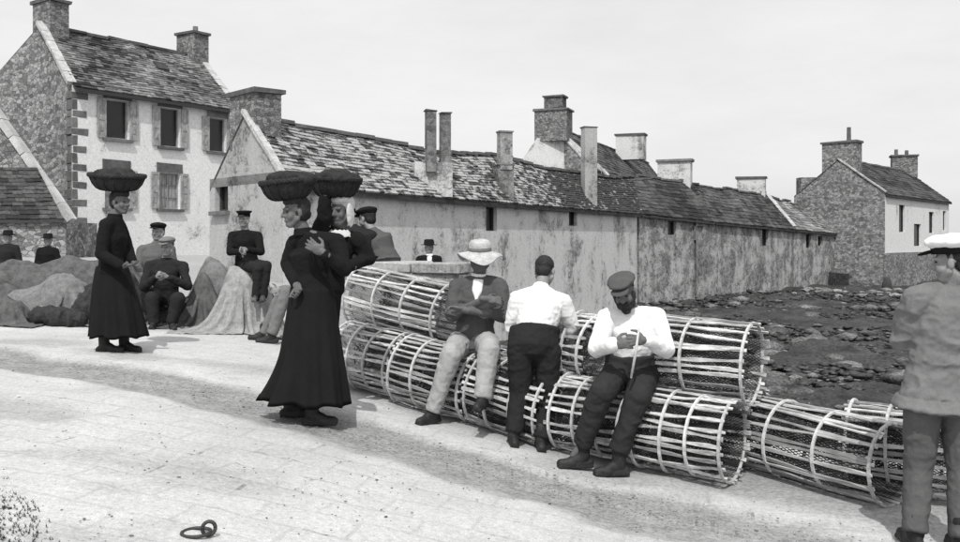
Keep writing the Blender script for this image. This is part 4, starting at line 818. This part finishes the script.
# --- man in pale trousers behind the walking woman
person('man in pale trousers seated behind the nearest woman, legs showing', anchor=(262, 343), S=.96, vx=.011,
    j=dict(head=(316, 247, .38), neck=(313, 259, .38), chest=(310, 274, .36), pel=(309, 305, .34), sl=(322, 268, .2), sr=(303, 268, .52), el=(305, 288, .1), er=(296, 290, .4), wl=(282, 290, .06), wr=(279, 290, .3), hl=(306, 307, .24), hr=(306, 307, .44), kl=(286, 292, .05), kr=(283, 292, .28), al=(272, 333, .0), ar=(264, 333, .2), tl=(262, 343, -.02), tr=(252, 341, .16)), face=V(-.8, -.5, -.05), top='grey_wool', legs='worn_drill', hatk='peaked', hem=.05, loose=1.1)
# --- two men sitting on the parapet, backs turned
pY = AB(-6.0, 7.0).y
person('hunched man in dark jacket sitting on parapet, face hidden', depth=pY, S=.98, vx=.010,
    j=dict(head=(346, 219, .14), neck=(352, 228, .08), chest=(357, 240, .02), pel=(361, 258, .0), sl=(344, 236, .02), sr=(371, 236, .02), el=(338, 252, .12), er=(378, 252, .12), wl=(345, 262, .3), wr=(370, 264, .3), hl=(354, 262, .06), hr=(368, 262, .06), kl=(352, 262, .46), kr=(368, 262, .46), al=(352, 304, .48), ar=(368, 304, .48), tl=(352, 311, .6), tr=(368, 311, .6)), face=V(-.3, .9, -.3), top='coal_wool', legs='coal_wool', hatk='flat_cap', hem=.04, loose=1.3)
person('man in dark cap and grey jacket leaning forward on the parapet', depth=pY+.05, S=.95, vx=.010,
    j=dict(head=(367, 219, .10), neck=(372, 231, .06), chest=(376, 242, .03), pel=(383, 259, .0), sl=(361, 236, .08), sr=(386, 238, .02), el=(362, 253, .2), er=(391, 254, .12), wl=(366, 262, .34), wr=(386, 264, .3), hl=(378, 262, .06), hr=(390, 262, .06), kl=(378, 262, .44), kr=(392, 262, .44), al=(378, 304, .48), ar=(392, 304, .48), tl=(378, 311, .6), tr=(392, 311, .6)), face=V(-.75, .5, -.15), top='mid_tweed', legs='coal_wool', hatk='flat_cap', hem=.03, loose=1.15)
# --- figures further off
def far_person(label, px, py_head, Y, S, top, hatk, hatm='black_wool', legs='coal_wool', face=V(0, -1, 0), lean=0):
    k = F/Y*S; h = py_head; L = dict(head=(px, h), neck=(px+lean*2, h+.145*k), chest=(px+lean*3, h+.30*k), pel=(px+lean*4, h+.62*k), sl=(px+.17*k, h+.22*k), sr=(px-.17*k, h+.22*k), el=(px+.23*k, h+.48*k, -.02), er=(px-.23*k, h+.48*k, -.02), wl=(px+.10*k, h+.58*k, -.18), wr=(px-.10*k, h+.60*k, -.18), hl=(px+.09*k, h+.68*k), hr=(px-.09*k, h+.68*k), kl=(px+.1*k, h+1.08*k), kr=(px-.1*k, h+1.08*k), al=(px+.1*k, h+1.44*k), ar=(px-.1*k, h+1.44*k), tl=(px+.12*k, h+1.53*k, -.12), tr=(px-.12*k, h+1.53*k, -.12))
    person(label, depth=Y, S=S, vx=.012, j=L, face=face, top=top, legs=legs, hatk=hatk, hatm=hatm, shirt='white_linen' if hatk == 'felt' and lean else None, hem=.06)
def stand_Y(px, py, S, lo=9.0, hi=34.0):                              # depth at which a standing figure of that size reaches the ground
    for _ in range(50):
        m_ = (lo+hi)/2; p = at(px, py, m_); zf = p.z-1.53*S
        if zf > zg(p.x, p.y): lo = m_
        else: hi = m_
    return lo
far_person('man in dark hat and coat standing far behind the upper pot', 429, 247, 16.0, .98, 'black_wool', 'felt', lean=.3)
far_person('child in dark hat behind the sacks at the left edge', 8, 237, 13.0, .72, 'coal_wool', 'felt', face=V(.5, -.8, 0))
far_person('child in dark hat behind the sacks, second from left edge', 48, 240, 13.2, .70, 'black_wool', 'felt', face=V(.5, -.8, 0))
# ------------------------------------------------------------------ sacks and covered loads
def heap(name, label, blobs, m, cat='sack', vx=.018, fold=.05, ff=4.0, group=None):
    ps = [(foot(x, y) if y is not None else None, *r) for x, y, *r in blobs]; c0 = ps[0][0]; b = Blob(); zb_ = zg(c0.x, c0.y)
    for p, dx, dy, dz, rx, ry, rz in ps: b.ell(p+V(dx, dy, dz), (rx, ry, rz), None, 20)
    lo = min(v[2] for v in b.v); o = b.skin(name, m, None, vx, 5, fold, ff, (2.0, 1.4, .45), .010, keep=c0)
    co = np.empty(len(o.data.vertices)*3); o.data.vertices.foreach_get('co', co); co = co.reshape(-1, 3); gz = zq(co[:, 0]+c0.x, co[:, 1]+c0.y)-c0.z; co[:, 2] = np.maximum(co[:, 2], gz-.01); o.data.vertices.foreach_set('co', co.ravel()); o.data.update()
    return tag(o, label, cat, group)
def cloth_over(name, label, cat, px, py, blobs, size, m, n=62, steps=150, seed=1, turn=0.0, off=(0, 0), stiff=16):
    # a cover let fall over a pile: distance-constrained grid settling on rounded lumps and the quay
    c0 = foot(px, py); cx, cy = c0.x+off[0], c0.y+off[1]; r_ = np.random.default_rng(seed); nx = n; ny = max(12, int(n*size[1]/size[0])); dx = size[0]/(nx-1); dy = size[1]/(ny-1)
    gx, gy = np.meshgrid((np.arange(nx)-(nx-1)/2)*dx, (np.arange(ny)-(ny-1)/2)*dy, indexing='ij'); ct, st = math.cos(turn), math.sin(turn)
    P = np.stack([cx+gx*ct-gy*st, cy+gx*st+gy*ct, np.full(gx.shape, c0.z+1.15)], -1); P += r_.normal(0, .006, P.shape); Vv = np.zeros_like(P)
    def height(x, y):
        h = zq(x, y)+.008
        for bx, by, bz, rx, ry, rz in blobs:
            q = 1-((x-cx-bx)/rx)**2-((y-cy-by)/ry)**2; h = np.maximum(h, np.where(q > 0, c0.z+bz+rz*np.maximum(q, 0)**.42, -9))
        k = np.stack([x.ravel()*5+seed, y.ravel()*5, 0*x.ravel()], 1); on = (h > zq(x, y)+.03); return h+on*(.05*fbm(k, 3)+.03*(1-2*np.abs(vnoise(k*2.1)))).reshape(x.shape)
    sets = []
    for (a, b, L) in ((1, 0, dx), (0, 1, dy), (1, 1, math.hypot(dx, dy)), (1, -1, math.hypot(dx, dy)), (2, 0, 2*dx), (0, 2, 2*dy)): sets.append((a, b, L))
    for it in range(steps):
        old = P.copy(); Vv[..., 2] -= 9.8*.012; P = P+Vv*.012*1.6
        for _ in range(stiff):
            for a, b, L in sets:
                for ph in (0,):
                    i0 = slice(0, nx-a); i1 = slice(a, nx)
                    if b >= 0: j0, j1 = slice(0, ny-b), slice(b, ny)
                    else: j0, j1 = slice(-b, ny), slice(0, ny+b)
                    D = P[i1, j1]-P[i0, j0]; ln = np.sqrt((D*D).sum(-1, keepdims=True))+1e-9; w = .34 if a+abs(b) < 2 else (.16 if abs(a*b) == 1 else .015)
                    C = D*(1-L/ln)*w; P[i0, j0] += C; P[i1, j1] -= C
        h = height(P[..., 0], P[..., 1]); hit = P[..., 2] < h; P[..., 2] = np.where(hit, h, P[..., 2])
        P[..., :2] = np.where(hit[..., None], old[..., :2]*.35+P[..., :2]*.65, P[..., :2])
        Vv = (P-old)/(.012*1.6)*.93; Vv[hit] *= .25
    kk = P.reshape(-1, 3)*8.5+seed; P[..., 2] += (.013*(1-2*np.abs(vnoise(kk*np.array([1.6, 1.6, .5]))))+.008*vnoise(kk*2.3)).reshape(P.shape[:2]); P[..., 2] = np.maximum(P[..., 2], zq(P[..., 0], P[..., 1])+.006)
    idx_ = np.arange(nx*ny).reshape(nx, ny); fs = np.stack([idx_[:-1, :-1], idx_[1:, :-1], idx_[1:, 1:], idx_[:-1, 1:]], -1).reshape(-1, 4); mb_ = MB(); mb_.v = [tuple(p) for p in P.reshape(-1, 3)]; mb_.f = [tuple(int(k) for k in f) for f in fs]
    o = mb_.build(name, m, None, True, org=c0); sd = o.modifiers.new('thick', 'SOLIDIFY'); sd.thickness = .012; sd.offset = 0; su = o.modifiers.new('sub', 'SUBSURF'); su.levels = 1; su.render_levels = 1
    b = Blob()
    for bx, by, bz, rx, ry, rz in blobs: hz = (bz+rz)/2*.9; b.ell(V(cx+bx, cy+by, c0.z+hz), (rx*.9, ry*.9, hz), None, 16)
    link('packed_goods', b.mesh('packed_goods', c0, True), 'sack_dark', o)
    return tag(o, label, cat)
cloth_over('covered_load', 'creased cover over a peaked pile at left, in front', 'heap', 40, 324, [(.12, .0, .10, .36, .30, .46), (-.32, .02, .05, .32, .28, .32), (.42, .05, .0, .22, .25, .26), (-.02, -.18, .0, .2, .16, .22)], (2.0, 1.4), 'tan_sack', 70, seed=3, turn=.15, off=(-.02, .42))
cloth_over('covered_load', 'long dark creased cover behind the front pile, at left edge', 'heap', 8, 322, [(-.5, .0, .2, .5, .34, .48), (.15, .05, .2, .42, .34, .52), (.62, .0, .2, .36, .32, .50), (-1.0, .0, .1, .5, .35, .5)], (2.7, 1.5), 'sacking', 74, seed=5, turn=-.05, off=(.0, 1.15))
cloth_over('covered_load', 'dark creased cover rising behind the walking woman at left', 'heap', 72, 322, [(.0, .0, .2, .36, .32, .60), (.32, .05, .1, .3, .3, .5)], (2.0, 1.9), 'sacking', 68, seed=8, turn=.3, off=(.1, 1.05))
cloth_over('sack', 'grey creased sack slumped at the left edge, in front', 'sack', 4, 325, [(.0, .0, .02, .22, .18, .24), (-.2, .02, .0, .2, .18, .2)], (1.05, .9), 'sacking', 48, 120, seed=9, off=(-.05, .22))
heap('sack', 'small dark sack at the foot of the front heap', [(46, 326, .0, .1, .10, .26, .16, .12), (46, 326, .22, .12, .07, .2, .15, .10)], 'sack_dark')
heap('sack', 'dark sack between the heaps and the walking woman', [(76, 325, .02, .25, .16, .24, .22, .20), (76, 325, .1, .3, .32, .14, .18, .14)], 'sack_dark')
cloth_over('sack', 'dark creased sack half hidden behind the walking woman skirt', 'sack', 98, 324, [(0, 0, .1, .24, .24, .56)], (1.5, 1.5), 'sack_dark', 56, seed=11, off=(0, .75))
cloth_over('sack', 'bulging creased sack right of the seated pale-capped man', 'sack', 195, 329, [(-.02, .0, .08, .17, .20, .56), (.06, -.02, .0, .17, .2, .40)], (1.4, 1.35), 'sacking', 60, seed=14, turn=.15, off=(.02, .34))
cloth_over('sack', 'taller creased sack behind the bulging one, beside the seated man', 'sack', 199, 329, [(-.06, 0, .1, .28, .24, .72), (.16, .0, .0, .22, .24, .55)], (1.9, 1.8), 'tan_sack', 66, seed=17, turn=.1, off=(-.02, .9))
heap('sack', 'dark sack serving as seat for the pale-capped man', [(166, 329, .0, .52, .15, .26, .2, .18)], 'sack_dark')
heap('sack', 'lumpy sack serving as seat behind the nearest woman', [(300, 343, .04, .42, .18, .26, .26, .2)], 'tan_sack')
# canvas-covered load under the boy
p = foot(234, 333); k = F/p.y; zt = (333-264)/k
cloth_over('canvas_load', 'pale canvas-covered load with hanging folds under the boy', 'load', 234, 333, [(.05, .0, zt-.16, .235, .23, .14), (.05, -.06, zt-.3, .25, .22, .24)], (1.85, 1.75), 'canvas', 82, 180, seed=23, turn=.12, off=(.02, .34))
heap('sack', 'dark lumpy sack on the ground right of the canvas load', [(262, 333, .0, .25, .16, .17, .2, .2), (262, 333, -.04, .3, .34, .12, .16, .14)], 'sack_dark')
# ------------------------------------------------------------------ mooring ring, weeds
def f_grit():
    if random.random() < .6:
        k = random.randrange(len(gut)-1); q = gut[k].lerp(gut[k+1], random.random()); x, y = q.x+random.gauss(0, .22), q.y+random.gauss(0, .16)
    else: q = foot(random.uniform(-20, 980), random.uniform(335, 560)); x, y = q.x, q.y
    r = random.uniform(.0025, .0065)*(1 if random.random() < .95 else 2.0); return x, y, zg(x, y)+r*.1, r
scatter('gravel', 'grit', 2600, f_grit, 'loose gravel and crumbs scattered over the paving', 'gravel')
p = foot(199, 536); root = empty('mooring_ring', p, 'iron mooring ring lying on the paving at the lower edge', 'ring')
m = MB(); m.tube([p+V(.062*math.cos(t)-.012, .062*math.sin(t), .016) for t in np.linspace(0, 2*math.pi, 33)], .0085, 8); m.build('ring', 'iron', root, True)
m = MB(); m.tube([p+V(.045+.026*math.cos(t), -.005+.01*math.cos(t), .036+.030*math.sin(t)) for t in np.linspace(0, 2*math.pi, 25)], .0085, 8); m.build('eye_bolt', 'iron', root, True)
m = MB(); W = []
for i in range(330):
    px = random.uniform(-10, 62)*random.random()**.35; py = random.uniform(478, 548)
    if px > 4+(py-470)*.9: continue
    q = foot(px, py)
    for k in range(random.randint(2, 4)):
        a = random.uniform(0, 6.28); h = random.uniform(.005, .02); r = random.uniform(.004, .016); w = .003; t = q+V(math.cos(a)*r, math.sin(a)*r, h); s_ = V(-math.sin(a), math.cos(a), 0)*w
        m.add([q-s_, q+s_, t], [(0, 1, 2)])
tag(m.build('grass', 'grass'), 'thin dark weeds growing between stones at lower left corner', 'grass', kind='stuff')
